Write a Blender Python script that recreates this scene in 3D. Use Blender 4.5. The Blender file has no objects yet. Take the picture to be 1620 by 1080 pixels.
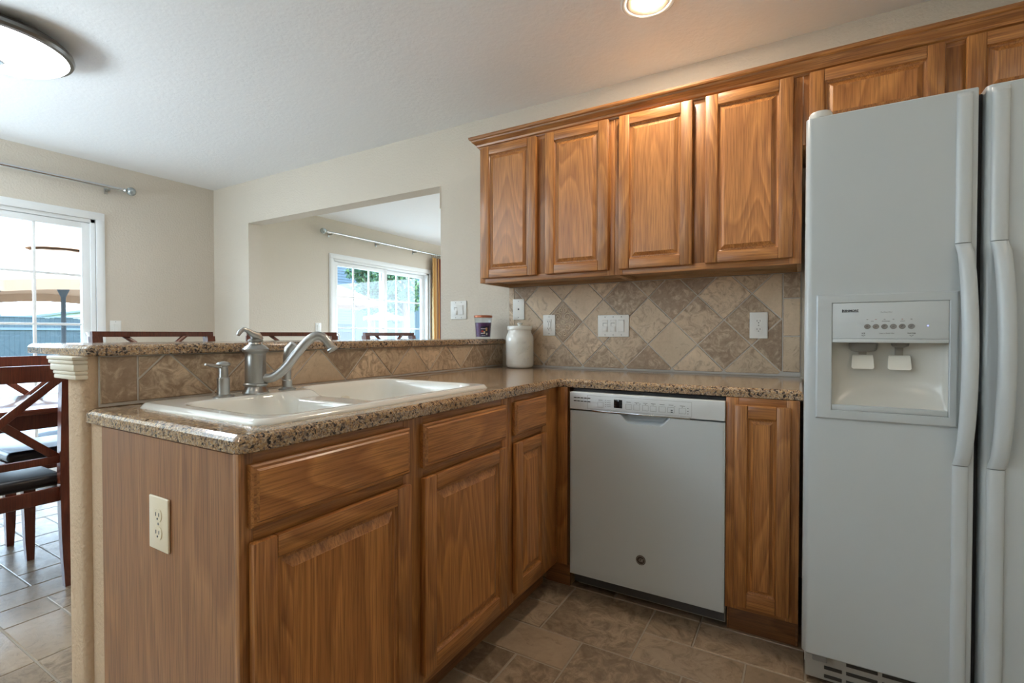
import bpy, bmesh, math, random
from mathutils import Vector, Matrix
random.seed(7)
SC = bpy.context.scene
COL = SC.collection
PI = math.pi
def R(a): return math.radians(a)

# ------------------------------------------------------------------ camera
CAM_LOC = Vector((.0026, -2.5867, 1.1079))
YAW, PITCH, ROLL = R(30.4479), R(-.8529), R(.0243)
cd = bpy.data.cameras.new('camera'); cam = bpy.data.objects.new('camera', cd); COL.objects.link(cam)
F_ = Vector((-math.sin(YAW)*math.cos(PITCH), math.cos(YAW)*math.cos(PITCH), math.sin(PITCH)))
R_ = Vector((math.cos(YAW), math.sin(YAW), 0)); U_ = R_.cross(F_)
R2, U2 = R_*math.cos(ROLL)+U_*math.sin(ROLL), U_*math.cos(ROLL)-R_*math.sin(ROLL)
M = Matrix((R2, U2, -F_)).transposed().to_4x4(); M.translation = CAM_LOC
cam.matrix_world = M
cd.sensor_fit = 'HORIZONTAL'; cd.sensor_width = 36; cd.lens = 779.5251/1620*36; cd.clip_start = .05; cd.clip_end = 300
SC.camera = cam

# ------------------------------------------------------------------ world, sun, big lights, exposure
w = bpy.data.worlds.new('sky'); SC.world = w; w.use_nodes = True
nt = w.node_tree; nt.nodes.clear()
out = nt.nodes.new('ShaderNodeOutputWorld'); bg = nt.nodes.new('ShaderNodeBackground')
tc = nt.nodes.new('ShaderNodeTexCoord'); sep = nt.nodes.new('ShaderNodeSeparateXYZ'); rp = nt.nodes.new('ShaderNodeValToRGB')
nt.links.new(tc.outputs['Generated'], sep.inputs[0]); nt.links.new(sep.outputs['Z'], rp.inputs[0])
rp.color_ramp.elements[0].color = (.74, .87, 1, 1); rp.color_ramp.elements[1].color = (.42, .66, 1, 1)
nt.links.new(rp.outputs[0], bg.inputs[0]); bg.inputs[1].default_value = 6.5
nt.links.new(bg.outputs[0], out.inputs[0])

sd = bpy.data.lights.new('sun', 'SUN'); sd.energy = 9; sd.angle = R(1.0); sd.color = (1, .95, .88)
sun = bpy.data.objects.new('sun', sd); COL.objects.link(sun)
sun.rotation_euler = Vector((.02, -.50, -.86)).to_track_quat('-Z', 'Y').to_euler()

SC.view_settings.view_transform = 'Standard'; SC.view_settings.look = 'None'
SC.view_settings.exposure = 1.12; SC.view_settings.gamma = 1; SC.view_settings.use_curve_mapping = False
SC.cycles.use_denoising = True
SC.cycles.max_bounces = 10; SC.cycles.diffuse_bounces = 6; SC.cycles.glossy_bounces = 4; SC.cycles.transparent_max_bounces = 16
SC.cycles.sample_clamp_indirect = 6; SC.cycles.caustics_reflective = False; SC.cycles.caustics_refractive = False

def area(name, loc, rot, size, energy, color=(1, 1, 1), size_y=None, portal=False, shape=None, spread=None):
    l = bpy.data.lights.new(name, 'AREA'); l.energy = energy; l.color = color; l.size = size
    l.shape = shape or ('RECTANGLE' if size_y else 'SQUARE')
    if size_y: l.size_y = size_y
    if portal: l.cycles.is_portal = True
    if spread: l.spread = spread
    o = bpy.data.objects.new(name, l); COL.objects.link(o); o.location = loc; o.rotation_euler = rot
    return o
# portals at the glass doors and the two added openings (they only guide the sky light)
area('portal_dining_door', (-4.95, -1.80, 1.02), (0, R(-90), 0), 2.1, 0, size_y=1.9, portal=True)
area('portal_living_door', (-4.95, 2.25, 1.02), (0, R(-90), 0), 2.1, 0, size_y=1.9, portal=True)
area('portal_rear_opening', (-2.1, -5.35, 1.75), (R(90), 0, 0), .5, 0, size_y=.8, portal=True)
area('portal_living_opening', (-2.1, 4.75, 1.4), (R(-90), 0, 0), 3.1, 0, size_y=1.7, portal=True)
# recessed ceiling lamps of the kitchen (first one in view, see recessed_light; the rest unseen, added for fill)
WARM = (1.0, .84, .66)
CANS = [(-.544, -.572), (-.10, -2.3), (.95, -1.7), (-1.1, -3.6)]
for i, (x, y) in enumerate(CANS):
    if i == 0: continue
    area('added_can_lamp', (x, y, 2.446), (0, 0, 0), .10, [8, 1.2, .8, .8][i], WARM, shape='DISK')

# fill lights added out of view to brighten the dining and living rooms
area('dining_ceiling_fill', (-3.7, -3.7, 1.32), (R(180), 0, 0), 1.2, 66, (.72, .88, 1.0))
area('living_room_fill', (-1.6, 2.6, 2.40), (0, 0, 0), .5, 34, (.84, .93, 1.0))

# ------------------------------------------------------------------ mesh helpers
class MB:
    def __init__(s): s.v = []; s.f = []; s.m = []
    def add(s, vs, fs, mi=0):
        o = len(s.v); s.v += [tuple(v) for v in vs]
        for f in fs: s.f.append(tuple(i+o for i in f)); s.m.append(mi)
    def bm(s, b, mi=0, mat=None):
        b.verts.index_update()
        s.add([(mat @ v.co) if mat else v.co for v in b.verts], [[v.index for v in f.verts] for f in b.faces], mi); b.free()
    def box(s, x0, x1, y0, y1, z0, z1, bev=0, mi=0, seg=2, mat=None):
        b = bmesh.new()
        x0, x1 = min(x0, x1), max(x0, x1); y0, y1 = min(y0, y1), max(y0, y1); z0, z1 = min(z0, z1), max(z0, z1)
        bmesh.ops.create_cube(b, size=1, matrix=Matrix.Translation(((x0+x1)/2, (y0+y1)/2, (z0+z1)/2)) @ Matrix.Diagonal((x1-x0, y1-y0, z1-z0, 1)))
        if bev: bmesh.ops.bevel(b, geom=list(b.edges), offset=min(bev, .49*min(x1-x0, y1-y0, z1-z0)), segments=seg, affect='EDGES', profile=.5, clamp_overlap=True)
        s.bm(b, mi, mat)
    def lathe(s, prof, c=(0, 0, 0), n=32, mi=0, axis=None, cap=True):
        """prof: [(radius, height)...] revolved about the axis through c"""
        vs = []; fs = []
        rot = Vector((0, 0, 1)).rotation_difference(Vector(axis)).to_matrix() if axis else Matrix.Identity(3)
        c = Vector(c)
        for r, h in prof:
            for k in range(n):
                a = 2*PI*k/n; vs.append(c+rot @ Vector((r*math.cos(a), r*math.sin(a), h)))
        for i in range(len(prof)-1):
            for k in range(n):
                k2 = (k+1) % n; fs.append((i*n+k, i*n+k2, (i+1)*n+k2, (i+1)*n+k))
        if cap:
            fs.append(tuple(range(n-1, -1, -1))); fs.append(tuple((len(prof)-1)*n+k for k in range(n)))
        s.add(vs, fs, mi)
    def tube(s, pts, r, n=12, mi=0, cap=True, sx=1.0):
        pts = [Vector(p) for p in pts]; rs = r if isinstance(r, (list, tuple)) else [r]*len(pts)
        up = None; vs = []; fs = []
        for i, p in enumerate(pts):
            t = (pts[min(i+1, len(pts)-1)]-pts[max(i-1, 0)]).normalized()
            if up is None: up = t.orthogonal().normalized()
            up = (up-t*up.dot(t)).normalized(); sd_ = t.cross(up)
            for k in range(n):
                a = 2*PI*k/n; vs.append(p+(up*math.cos(a)*sx+sd_*math.sin(a))*rs[i])
        for i in range(len(pts)-1):
            for k in range(n):
                k2 = (k+1) % n; fs.append((i*n+k, i*n+k2, (i+1)*n+k2, (i+1)*n+k))
        if cap: fs.append(tuple(range(n-1, -1, -1))); fs.append(tuple((len(pts)-1)*n+k for k in range(n)))
        s.add(vs, fs, mi)
    def board(s, a, b, wv, tv, mi=0, bev=.003):
        """a straight board from a to b; wv and tv are full width and thickness vectors"""
        a, b, wv, tv = Vector(a), Vector(b), Vector(wv)/2, Vector(tv)/2
        vs = [p+i*wv+j*tv for p in (a, b) for i, j in ((-1, -1), (1, -1), (1, 1), (-1, 1))]
        bb = bmesh.new(); bv = [bb.verts.new(v) for v in vs]
        for f in ((0, 1, 2, 3), (7, 6, 5, 4), (0, 4, 5, 1), (1, 5, 6, 2), (2, 6, 7, 3), (3, 7, 4, 0)): bb.faces.new([bv[i] for i in f])
        bmesh.ops.recalc_face_normals(bb, faces=bb.faces)
        if bev: bmesh.ops.bevel(bb, geom=list(bb.edges), offset=bev, segments=2, affect='EDGES', profile=.5)
        s.bm(bb, mi)
    def rings(s, rings, mi=0, cap0=True, cap1=True, closed=True):
        n = len(rings[0]); vs = [v for r in rings for v in r]; fs = []
        for i in range(len(rings)-1):
            for k in range(n if closed else n-1):
                k2 = (k+1) % n; fs.append((i*n+k, i*n+k2, (i+1)*n+k2, (i+1)*n+k))
        if cap0: fs.append(tuple(range(n-1, -1, -1)))
        if cap1: fs.append(tuple((len(rings)-1)*n+k for k in range(n)))
        s.add(vs, fs, mi)
    def build(s, name, mats, parent=None, smooth=32, recalc=True):
        me = bpy.data.meshes.new(name); me.from_pydata(s.v, [], s.f)
        for m in (mats if isinstance(mats, (list, tuple)) else [mats]): me.materials.append(m)
        me.polygons.foreach_set('material_index', s.m)
        if recalc:
            b = bmesh.new(); b.from_mesh(me); bmesh.ops.recalc_face_normals(b, faces=b.faces); b.to_mesh(me); b.free()
        me.polygons.foreach_set('use_smooth', [True]*len(me.polygons)); me.set_sharp_from_angle(angle=R(smooth)); me.update()
        o = bpy.data.objects.new(name, me); COL.objects.link(o)
        if parent: o.parent = parent; o.matrix_parent_inverse = parent.matrix_basis.inverted()
        return o
def tag(o, label=None, cat=None, group=None, kind=None):
    if label: o['label'] = label
    if cat: o['category'] = cat
    if group: o['group'] = group
    if kind: o['kind'] = kind
    return o
def thing(name, loc, label, cat, group=None):
    o = bpy.data.objects.new(name, None); COL.objects.link(o); o.location = loc; o.empty_display_size = .1
    return tag(o, label, cat, group)
def struct(o, label=None): return tag(o, label, None, None, 'structure')
def kids(o): return [c for c in bpy.data.objects if c.parent == o]
def copy_tree(o, parent=None):
    c = o.copy(); COL.objects.link(c)
    if parent: c.parent = parent
    for k in kids(o): copy_tree(k, c)
    return c
def text_into(mb, txt, fn, size=1.0, ext=.0, mi=0, shear=0.0, align='CENTER', spacing=1.0, bold=0.0):
    """lettering as mesh: fn maps (x, y, depth) to a world point"""
    cu = bpy.data.curves.new('t', 'FONT'); cu.body = txt; cu.size = size; cu.align_x = align; cu.align_y = 'CENTER'
    cu.extrude = ext; cu.shear = shear; cu.space_character = spacing; cu.offset = bold; cu.resolution_u = 3
    o = bpy.data.objects.new('t', cu); COL.objects.link(o)
    bpy.context.view_layer.update()
    me = bpy.data.meshes.new_from_object(o.evaluated_get(bpy.context.evaluated_depsgraph_get()))
    mb.add([fn(*v.co) for v in me.vertices], [tuple(p.vertices) for p in me.polygons], mi)
    bpy.data.objects.remove(o); bpy.data.curves.remove(cu); bpy.data.meshes.remove(me)

# ------------------------------------------------------------------ materials
def srgb(r, g, b):
    f = lambda c: (c/255/12.92) if c <= 10 else ((c/255+.055)/1.055)**2.4
    return (f(r), f(g), f(b), 1)
class NT:
    def __init__(s, name):
        s.mat = bpy.data.materials.new(name); s.mat.use_nodes = True; s.t = s.mat.node_tree
        s.p = s.t.nodes['Principled BSDF']; s.out = s.t.nodes['Material Output']
    def n(s, typ, **kw):
        nd = s.t.nodes.new('ShaderNode'+typ)
        for k, v in kw.items():
            if k.startswith('i_'):
                nd.inputs[int(k[2:]) if k[2:].isdigit() else k[2:].replace('_', ' ')].default_value = v
            else: setattr(nd, k, v)
        return nd
    def l(s, a, b): s.t.links.new(a, b)
    def math(s, op, a, b=None, c=None):
        nd = s.n('Math', operation=op)
        for i, v in enumerate((a, b, c)):
            if v is None: continue
            if isinstance(v, (int, float)): nd.inputs[i].default_value = v
            else: s.l(v, nd.inputs[i])
        return nd.outputs[0]
    def ramp(s, fac, els, interp='LINEAR'):
        nd = s.n('ValToRGB'); cr = nd.color_ramp; cr.interpolation = interp
        while len(cr.elements) < len(els): cr.elements.new(.5)
        for e, (p, c) in zip(cr.elements, els): e.position = p; e.color = c
        s.l(fac, nd.inputs[0]); return nd.outputs[0]
    def mix(s, fac, a, b, mode='MIX'):
        nd = s.n('Mix', data_type='RGBA', blend_type=mode)
        for sock, v in ((nd.inputs[0], fac), (nd.inputs[6], a), (nd.inputs[7], b)):
            if isinstance(v, (int, float, tuple)): sock.default_value = v
            else: s.l(v, sock)
        return nd.outputs[2]
    def coords(s, scale=(1, 1, 1), rand=0, kind='Object'):
        tc = s.n('TexCoord'); v = tc.outputs[kind]
        if rand:
            g = s.n('NewGeometry'); m = s.math('MULTIPLY', g.outputs['Random Per Island'], rand)
            cx = s.n('CombineXYZ'); s.l(m, cx.inputs[0]); s.l(m, cx.inputs[1]); s.l(m, cx.inputs[2])
            va = s.n('VectorMath', operation='ADD'); s.l(v, va.inputs[0]); s.l(cx.outputs[0], va.inputs[1]); v = va.outputs[0]
        mp = s.n('Mapping'); mp.inputs['Scale'].default_value = scale; s.l(v, mp.inputs[0]); return mp.outputs[0]
    def noise(s, vec, scale, detail=3, rough=.5, dist=0):
        nd = s.n('TexNoise'); s.l(vec, nd.inputs['Vector']); nd.inputs['Scale'].default_value = scale
        nd.inputs['Detail'].default_value = detail; nd.inputs['Roughness'].default_value = rough; nd.inputs['Distortion'].default_value = dist
        return nd.outputs[0]
    def bump(s, h, strength=.2, dist=.002):
        b = s.n('Bump'); b.inputs['Strength'].default_value = strength; b.inputs['Distance'].default_value = dist
        s.l(h, b.inputs['Height']); s.l(b.outputs[0], s.p.inputs['Normal'])
    def col(s, c):
        if isinstance(c, tuple): s.p.inputs['Base Color'].default_value = c
        else: s.l(c, s.p.inputs['Base Color'])
def plain(name, c, rough=.5, metal=0, spec=.5, coat=0):
    m = NT(name); m.col(c); m.p.inputs['Roughness'].default_value = rough; m.p.inputs['Metallic'].default_value = metal
    m.p.inputs['Specular IOR Level'].default_value = spec
    if coat: m.p.inputs['Coat Weight'].default_value = coat; m.p.inputs['Coat Roughness'].default_value = .08
    return m.mat
def painted(name, c, bump=.25, scale=55, rough=.85, dist=.003):
    m = NT(name); v = m.coords(); h = m.noise(v, scale, 3, .55)
    m.col(m.mix(m.noise(v, 1.3, 2), c, tuple(x*.97 for x in c[:3])+(1,)))
    m.p.inputs['Roughness'].default_value = rough; m.p.inputs['Specular IOR Level'].default_value = .25
    m.bump(m.ramp(h, [(.38, (0, 0, 0, 1)), (.62, (1, 1, 1, 1))]), bump, dist); return m.mat
def oak(name, axis, light=(202, 138, 74), dark=(134, 74, 30), rough=.42, freq=11):
    m = NT(name); al, ac = .16, 1.0
    sc = [ac]*3; sc['xyz'.index(axis)] = al
    v = m.coords(tuple(sc), 13.7)
    n1 = m.noise(v, 4.2, 1.5, .45, .25)
    rings = m.math('FRACT', m.math('MULTIPLY', n1, freq*1.6))
    rr = m.ramp(rings, [(0, (0, 0, 0, 1)), (.18, (.75, .75, .75, 1)), (.7, (.35, .35, .35, 1)), (.93, (.1, .1, .1, 1)), (1, (0, 0, 0, 1))])
    sp = [260]*3; sp['xyz'.index(axis)] = 7
    pores = m.noise(m.coords(tuple(sp), 13.7), 1, 2, .6)
    pr = m.ramp(pores, [(.36, (0, 0, 0, 1)), (.56, (1, 1, 1, 1))])
    broad = m.noise(v, 1.7, 2)
    g = m.n('NewGeometry')
    c = m.mix(m.math('MULTIPLY', rr, .9), srgb(*light), srgb(*dark))
    c = m.mix(m.ramp(broad, [(.3, (0, 0, 0, 1)), (.75, (.55, .55, .55, 1))]), c, srgb(*[int(a*.80) for a in light]), 'MIX')
    c = m.mix(m.ramp(pr, [(0, (.48, .48, .48, 1)), (1, (0, 0, 0, 1))]), c, srgb(*[int(a*.62) for a in dark]))
    hv = m.n('HueSaturation'); m.l(c, hv.inputs['Color'])
    m.l(m.math('MULTIPLY_ADD', g.outputs['Random Per Island'], .26, .84), hv.inputs['Value'])
    m.col(hv.outputs[0]); m.p.inputs['Roughness'].default_value = rough
    m.p.inputs['Coat Weight'].default_value = .35; m.p.inputs['Coat Roughness'].default_value = .22
    m.bump(pr, .08, .0006); return m.mat
def stone(name, a, b, dark, island=6.1, sc=5, rough=.45, var=.35, bump=.25, coat=0.0):
    m = NT(name); v = m.coords((1, 1, 1), island); g = m.n('NewGeometry')
    n1 = m.noise(v, sc, 5, .6, .6); n2 = m.noise(v, sc*3.5, 6, .7, 1.8); n3 = m.noise(v, sc*14, 3, .6)
    c = m.mix(m.ramp(n1, [(.3, (0, 0, 0, 1)), (.7, (1, 1, 1, 1))]), srgb(*a), srgb(*b))
    thr = m.math('MULTIPLY_ADD', g.outputs['Random Per Island'], var, .22)
    mk = m.math('SUBTRACT', n2, m.math('SUBTRACT', .86, thr)); mk = m.ramp(m.math('MULTIPLY_ADD', mk, 4.5, .25), [(0, (0, 0, 0, 1)), (1, (.85, .85, .85, 1))])
    c = m.mix(mk, c, srgb(*dark))
    c = m.mix(m.math('MULTIPLY', n3, .28), c, srgb(*[min(255, int(x*1.25)) for x in a]))
    hv = m.n('HueSaturation'); m.l(c, hv.inputs['Color'])
    rnd2 = m.math('FRACT', m.math('MULTIPLY', g.outputs['Random Per Island'], 7.31))
    m.l(m.math('MULTIPLY_ADD', rnd2, .22, .89), hv.inputs['Value']); m.col(hv.outputs[0])
    m.p.inputs['Roughness'].default_value = rough; m.p.inputs['Coat Weight'].default_value = coat
    m.bump(m.math('ADD', n2, m.math('MULTIPLY', n3, .4)), bump, .002); return m.mat
def granite(name):
    m = NT(name); v = m.coords(); nz = m.n('TexNoise'); m.l(v, nz.inputs['Vector']); nz.inputs['Scale'].default_value = 70; nz.inputs['Detail'].default_value = 3
    vm = m.n('VectorMath', operation='MULTIPLY_ADD'); m.l(nz.outputs['Color'], vm.inputs[0]); vm.inputs[1].default_value = (.012,)*3; m.l(v, vm.inputs[2])
    vo = m.n('TexVoronoi'); m.l(vm.outputs[0], vo.inputs['Vector']); vo.inputs['Scale'].default_value = 330
    vo2 = m.n('TexVoronoi'); m.l(vm.outputs[0], vo2.inputs['Vector']); vo2.inputs['Scale'].default_value = 170
    s1 = m.n('SeparateColor'); m.l(vo.outputs['Color'], s1.inputs[0]); s2 = m.n('SeparateColor'); m.l(vo2.outputs['Color'], s2.inputs[0])
    big = m.noise(v, 9, 3, .6)
    sel = m.math('MULTIPLY_ADD', m.math('SUBTRACT', big, .5), .7, s1.outputs[0])
    c1 = m.ramp(sel, [(0, srgb(70, 60, 56)), (.10, srgb(116, 98, 84)), (.24, srgb(156, 124, 92)), (.46, srgb(178, 147, 106)), (.66, srgb(160, 146, 132)), (.84, srgb(204, 182, 152))], 'CONSTANT')
    sel2 = m.math('MULTIPLY_ADD', m.math('SUBTRACT', m.noise(v, 22, 3, .6), .5), .9, s2.outputs[0])
    c2 = m.ramp(sel2, [(0, srgb(52, 46, 44)), (.10, srgb(104, 92, 86)), (.22, srgb(164, 128, 92)), (.6, srgb(180, 150, 110)), (.85, srgb(148, 138, 130))], 'CONSTANT')
    f = m.ramp(sel2, [(0, (1, 1, 1, 1)), (.13, (.8, .8, .8, 1)), (.2, (.18, .18, .18, 1)), (1, (.3, .3, .3, 1))])
    m.col(m.mix(f, c1, c2)); m.p.inputs['Roughness'].default_value = .12
    m.p.inputs['Specular IOR Level'].default_value = .6
    return m.mat
def glassy(name, tint=(.93, .98, 1, 1), fres=1.45):
    m = NT(name); m.t.nodes.remove(m.p)
    tr = m.n('BsdfTransparent'); tr.inputs[0].default_value = tint; gl = m.n('BsdfGlossy'); gl.inputs['Roughness'].default_value = .01
    lw = m.n('LayerWeight'); lw.inputs[0].default_value = .5; mx = m.n('MixShader')
    m.l(m.math('MULTIPLY_ADD', m.math('POWER', lw.outputs['Facing'], 5), .8, .035), mx.inputs[0]); m.l(tr.outputs[0], mx.inputs[1]); m.l(gl.outputs[0], mx.inputs[2]); m.l(mx.outputs[0], m.out.inputs[0]); return m.mat
def emit(name, c, s):
    m = NT(name); m.col(c); m.p.inputs['Emission Color'].default_value = c; m.p.inputs['Emission Strength'].default_value = s; return m.mat

wall_m = painted('beige_wall_paint', srgb(214, 205, 191), .35, 70)
ceil_m = painted('white_ceiling_paint', srgb(242, 243, 243), .16, 45)
white_trim = plain('white_trim_paint', srgb(238, 240, 240), .35)
oz, ox, oy = oak('oak_grain_up', 'z'), oak('oak_grain_along_wall', 'x'), oak('oak_grain_along_counter', 'y')
lam = oak('oak_laminate', 'z', (172, 120, 76), (132, 82, 46), .5, 5)
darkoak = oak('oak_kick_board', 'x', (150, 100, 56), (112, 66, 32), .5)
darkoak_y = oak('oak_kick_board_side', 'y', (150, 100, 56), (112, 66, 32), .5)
gran = granite('brown_granite')
grout = plain('grey_grout', srgb(196, 192, 186), .9)
tile_m = stone('travertine_tile', (206, 186, 160), (176, 152, 126), (98, 70, 50), 6.1, 5, .45, .32, .4)
floor_m = stone('slate_look_floor_tile', (160, 140, 118), (130, 112, 92), (92, 76, 60), 5.3, 3.2, .27, .26, .5)
fgrout = plain('floor_grout', srgb(150, 138, 122), .9)
white_app = plain('white_appliance_enamel', srgb(196, 204, 208), .28)
white_pl = plain('white_plastic', srgb(226, 226, 222), .3)
ivory = plain('ivory_plastic', srgb(236, 224, 198), .35)
porc = plain('white_porcelain', srgb(232, 232, 226), .12, coat=.6)
steel = plain('brushed_steel', srgb(176, 176, 174), .28, 1)
chrome = plain('chrome', srgb(205, 208, 210), .10, 1)
blackm = plain('black_gap', srgb(12, 12, 13), .6)
dgrey = plain('dark_grey_plastic', srgb(70, 72, 75), .4)
mgrey = plain('grey_plastic', srgb(140, 140, 138), .45)
ink = plain('grey_ink', srgb(60, 66, 72), .5)
cherry = oak('cherry_wood', 'z', (122, 60, 40), (84, 36, 24), .3, 6)
leather = plain('black_leather', srgb(26, 27, 30), .32)
bronze = plain('bronze_metal', srgb(110, 100, 92), .35, 1)
glass = glassy('window_glass')

# ------------------------------------------------------------------ measures (metres)
XR, ZC, XW = 1.05, 2.454, -4.771          # right wall, ceiling, exterior wall (inside faces)
CT0, CT1 = .879, .914                     # counter slab
XFACE, XDOOR = -.919, -.8987              # peninsula face frame, door fronts
YB, YBD = -.6312, -.651                   # base cabinets on the kitchen wall: frame, door fronts
YU, YUD = -.3138, -.340                   # upper cabinets: frame, door fronts
ZU0, ZU1 = 1.389, 2.140
YEND = -2.0466                            # kitchen end of the peninsula
Y0R, Y1L = -5.3, 4.7                      # rear wall of the kitchen, far wall of the living room

# ------------------------------------------------------------------ room shell
def wall_with_holes(name, axis, inner, outer, a0, a1, holes, label, mat=wall_m, z1=ZC):
    """wall slab; axis 'x' = plane of constant x running along y, 'y' = constant y running along x"""
    mb = MB()
    def bx(p0, p1, q0, q1):
        if p1-p0 < 1e-4 or q1-q0 < 1e-4: return
        if axis == 'x': mb.box(inner, outer, p0, p1, q0, q1)
        else: mb.box(p0, p1, inner, outer, q0, q1)
    cur = a0
    for h0, h1, z0, zt in sorted(holes):
        bx(cur, h0, 0, z1); bx(h0, h1, 0, z0); bx(h0, h1, zt, z1); cur = h1
    bx(cur, a1, 0, z1)
    return struct(mb.build(name, mat), label)

mb = MB(); mb.box(XW-.15, XR+.12, Y0R-.12, Y1L+.12, ZC, ZC+.1); struct(mb.build('ceiling', ceil_m), 'white textured ceiling')

# floor: grout bed with modular stone-look tiles
def floor_cells():
    u = .1725; ox_, oy_ = -.8415, -.9430                 # a known tile corner
    nx0, nx1, ny0, ny1 = -23, 10, -13, 6
    occ = {}; tiles = []
    def put(i, j, w_, h_):
        for a in range(w_):
            for b in range(h_):
                if (i+a, j+b) in occ: return False
        for a in range(w_):
            for b in range(h_): occ[(i+a, j+b)] = 1
        tiles.append((ox_+i*u, oy_+j*u, w_*u, h_*u)); return True
    # tiles read from the photograph (cell index from the corner, +x to the right, +y to the wall)
    for t in ((0, 0, 2, 2), (2, 1, 1, 1), (3, 1, 2, 1), (2, 0, 2, 1), (4, 0, 2, 1), (-1, -1, 2, 1), (1, -2, 2, 2), (-2, 0, 2, 1), (-1, 1, 1, 1),
              (0, -2, 1, 1), (3, -1, 2, 1), (3, -2, 1, 1), (-1, -3, 2, 1), (5, -1, 1, 2), (4, -3, 1, 2), (-8, -6, 2, 1), (-10, -5, 2, 2), (-11, -5, 1, 1), (-8, -5, 2, 2)):
        put(*t)
    rnd = random.Random(3)
    for j in range(ny0, ny1):
        for i in range(nx0, nx1):
            if (i, j) in occ: continue
            opts = [(2, 2), (2, 1), (1, 2), (2, 2), (2, 1), (1, 1)]; rnd.shuffle(opts)
            for o_ in opts+[(1, 1)]:
                if i+o_[0] > nx1 or j+o_[1] > ny1: continue
                if put(i, j, *o_): break
    return tiles
mb = MB(); mb.box(XW-.15, XR+.12, Y0R-.12, Y1L+.12, -.06, -.0025, mi=1)
for x, y, w_, h_ in floor_cells():
    g = .0028; x0, x1, y0, y1 = max(x+g, XW), min(x+w_-g, XR), y+g, y+h_-g
    if x1-x0 < .02: continue
    b = .0022
    mb.rings([[(x0, y0, -.0025), (x1, y0, -.0025), (x1, y1, -.0025), (x0, y1, -.0025)],
              [(x0+b, y0+b, 0), (x1-b, y0+b, 0), (x1-b, y1-b, 0), (x0+b, y1-b, 0)]], 0, cap0=False)
struct(mb.build('floor', [floor_m, fgrout], smooth=10), 'stone-look tile floor')

# exterior wall with the two sliding doors, kitchen wall with the opening to the living room
D1 = (-2.73, -.905); D2 = (1.365, 3.095); DZ = 2.0
wall_with_holes('wall_left', 'x', XW, XW-.15, Y0R, Y1L, [(D1[0], D1[1], 0, DZ), (D2[0], D2[1], 0, DZ)], 'beige exterior wall with two sliding doors')
OL, OR_, OZ, WT = -4.221, -2.067, 2.088, .124
def bullnose_wall():
    mb = MB()
    mb.box(XW, OL, 0, WT, 0, ZC); mb.box(OL, OR_, 0, WT, OZ, ZC); mb.box(OR_, XR, 0, WT, 0, ZC)
    # square corner blocks at the head, rounded jambs below
    return struct(mb.build('wall_kitchen', wall_m), 'beige kitchen wall with opening to living room')
bullnose_wall()
for nm, x, s in (('trim_1', OL, 1), ('trim_2', OR_, -1)):      # plaster corner build-up at the top of each jamb
    mb = MB(); mb.box(x-(.002 if s > 0 else .004), x+(.004 if s > 0 else .002), -.004, WT+.004, 1.94, OZ); struct(mb.build(nm, wall_m))
mb = MB(); mb.box(XR, XR+.12, Y0R, Y1L, 0, ZC); struct(mb.build('wall_right', wall_m))
wall_with_holes('wall_back', 'y', Y0R, Y0R-.12, XW, XR, [(-2.3, -1.9, 1.4, 2.1)], 'wall behind the camera with an unseen opening sized for daylight fill')  # window opening is added, its size set by the fill wanted
wall_with_holes('wall_living', 'y', Y1L, Y1L+.12, XW, XR, [(-3.6, -.6, .6, 2.2)], 'far living room wall with an unseen wide opening added for daylight')  # unseen opening added to let sky light into the living room

# half wall that carries the bar top
XT = -1.576                                # tiled face
mb = MB()
def rr_xy(x0, x1, y0, y1, r, n=5, corners=(1, 1, 0, 0)):
    pts = []
    for (cx, cy, a0), on in zip(((x1-r, y0+r, -90), (x0+r, y0+r, 180), (x0+r, y1-r, 90), (x1-r, y1-r, 0)), (corners[0], corners[1], corners[2], corners[3])):
        if on:
            seq = [R(a0+90*k/n) for k in range(n+1)]
            pts.append([(cx+r*math.cos(a), cy+r*math.sin(a)) for a in seq])
        else:
            sx = 1 if cx > (x0+x1)/2 else -1; sy = 1 if cy > (y0+y1)/2 else -1
            pts.append([(cx+sx*r, cy+sy*r)])
    # order: bottom-right, top-right, top-left, bottom-left (counter-clockwise)
    return pts[0]+pts[3]+pts[2]+pts[1]
o = rr_xy(-1.690, XT-.010, -2.058, 0, .020)
mb.rings([[(x, y, 0) for x, y in o], [(x, y, 1.05) for x, y in o]])
o = rr_xy(-1.62, -1.512, -2.040, 0, .018)
mb.rings([[(x, y, 0) for x, y in o], [(x, y, CT0-.002) for x, y in o]])
struct(mb.build('wall_peninsula', painted('beige_wall_paint_rough', srgb(204, 178, 150), .5, 80, dist=.003)), 'beige half wall with rounded corners under the bar top')

# moulding wrapped round the end of the half wall under the bar
mb = MB()
for z0, z1, e in ((.990, 1.002, .020), (1.002, 1.012, .024), (1.012, 1.030, .034), (1.030, 1.040, .042), (1.040, 1.0498, .048)):
    mb.box(-1.708-e, -1.5875, -2.066-e*.25, -2.03, z0, z1, .003)
tag(mb.build('corbel_moulding', plain('moulding_paint', srgb(226, 218, 200), .5)), 'small painted stepped moulding under the free end of the granite bar', 'moulding')

# baseboards of the dining and living wall
for i, (a, b) in enumerate(((-.845, -.02), (WT+.02, 1.30), (3.16, 4.6))):
    mb = MB(); mb.box(XW, XW+.014, a, b, 0, .09, .004); struct(mb.build('baseboard_left' if i == 0 else 'baseboard_left', white_trim))

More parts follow.
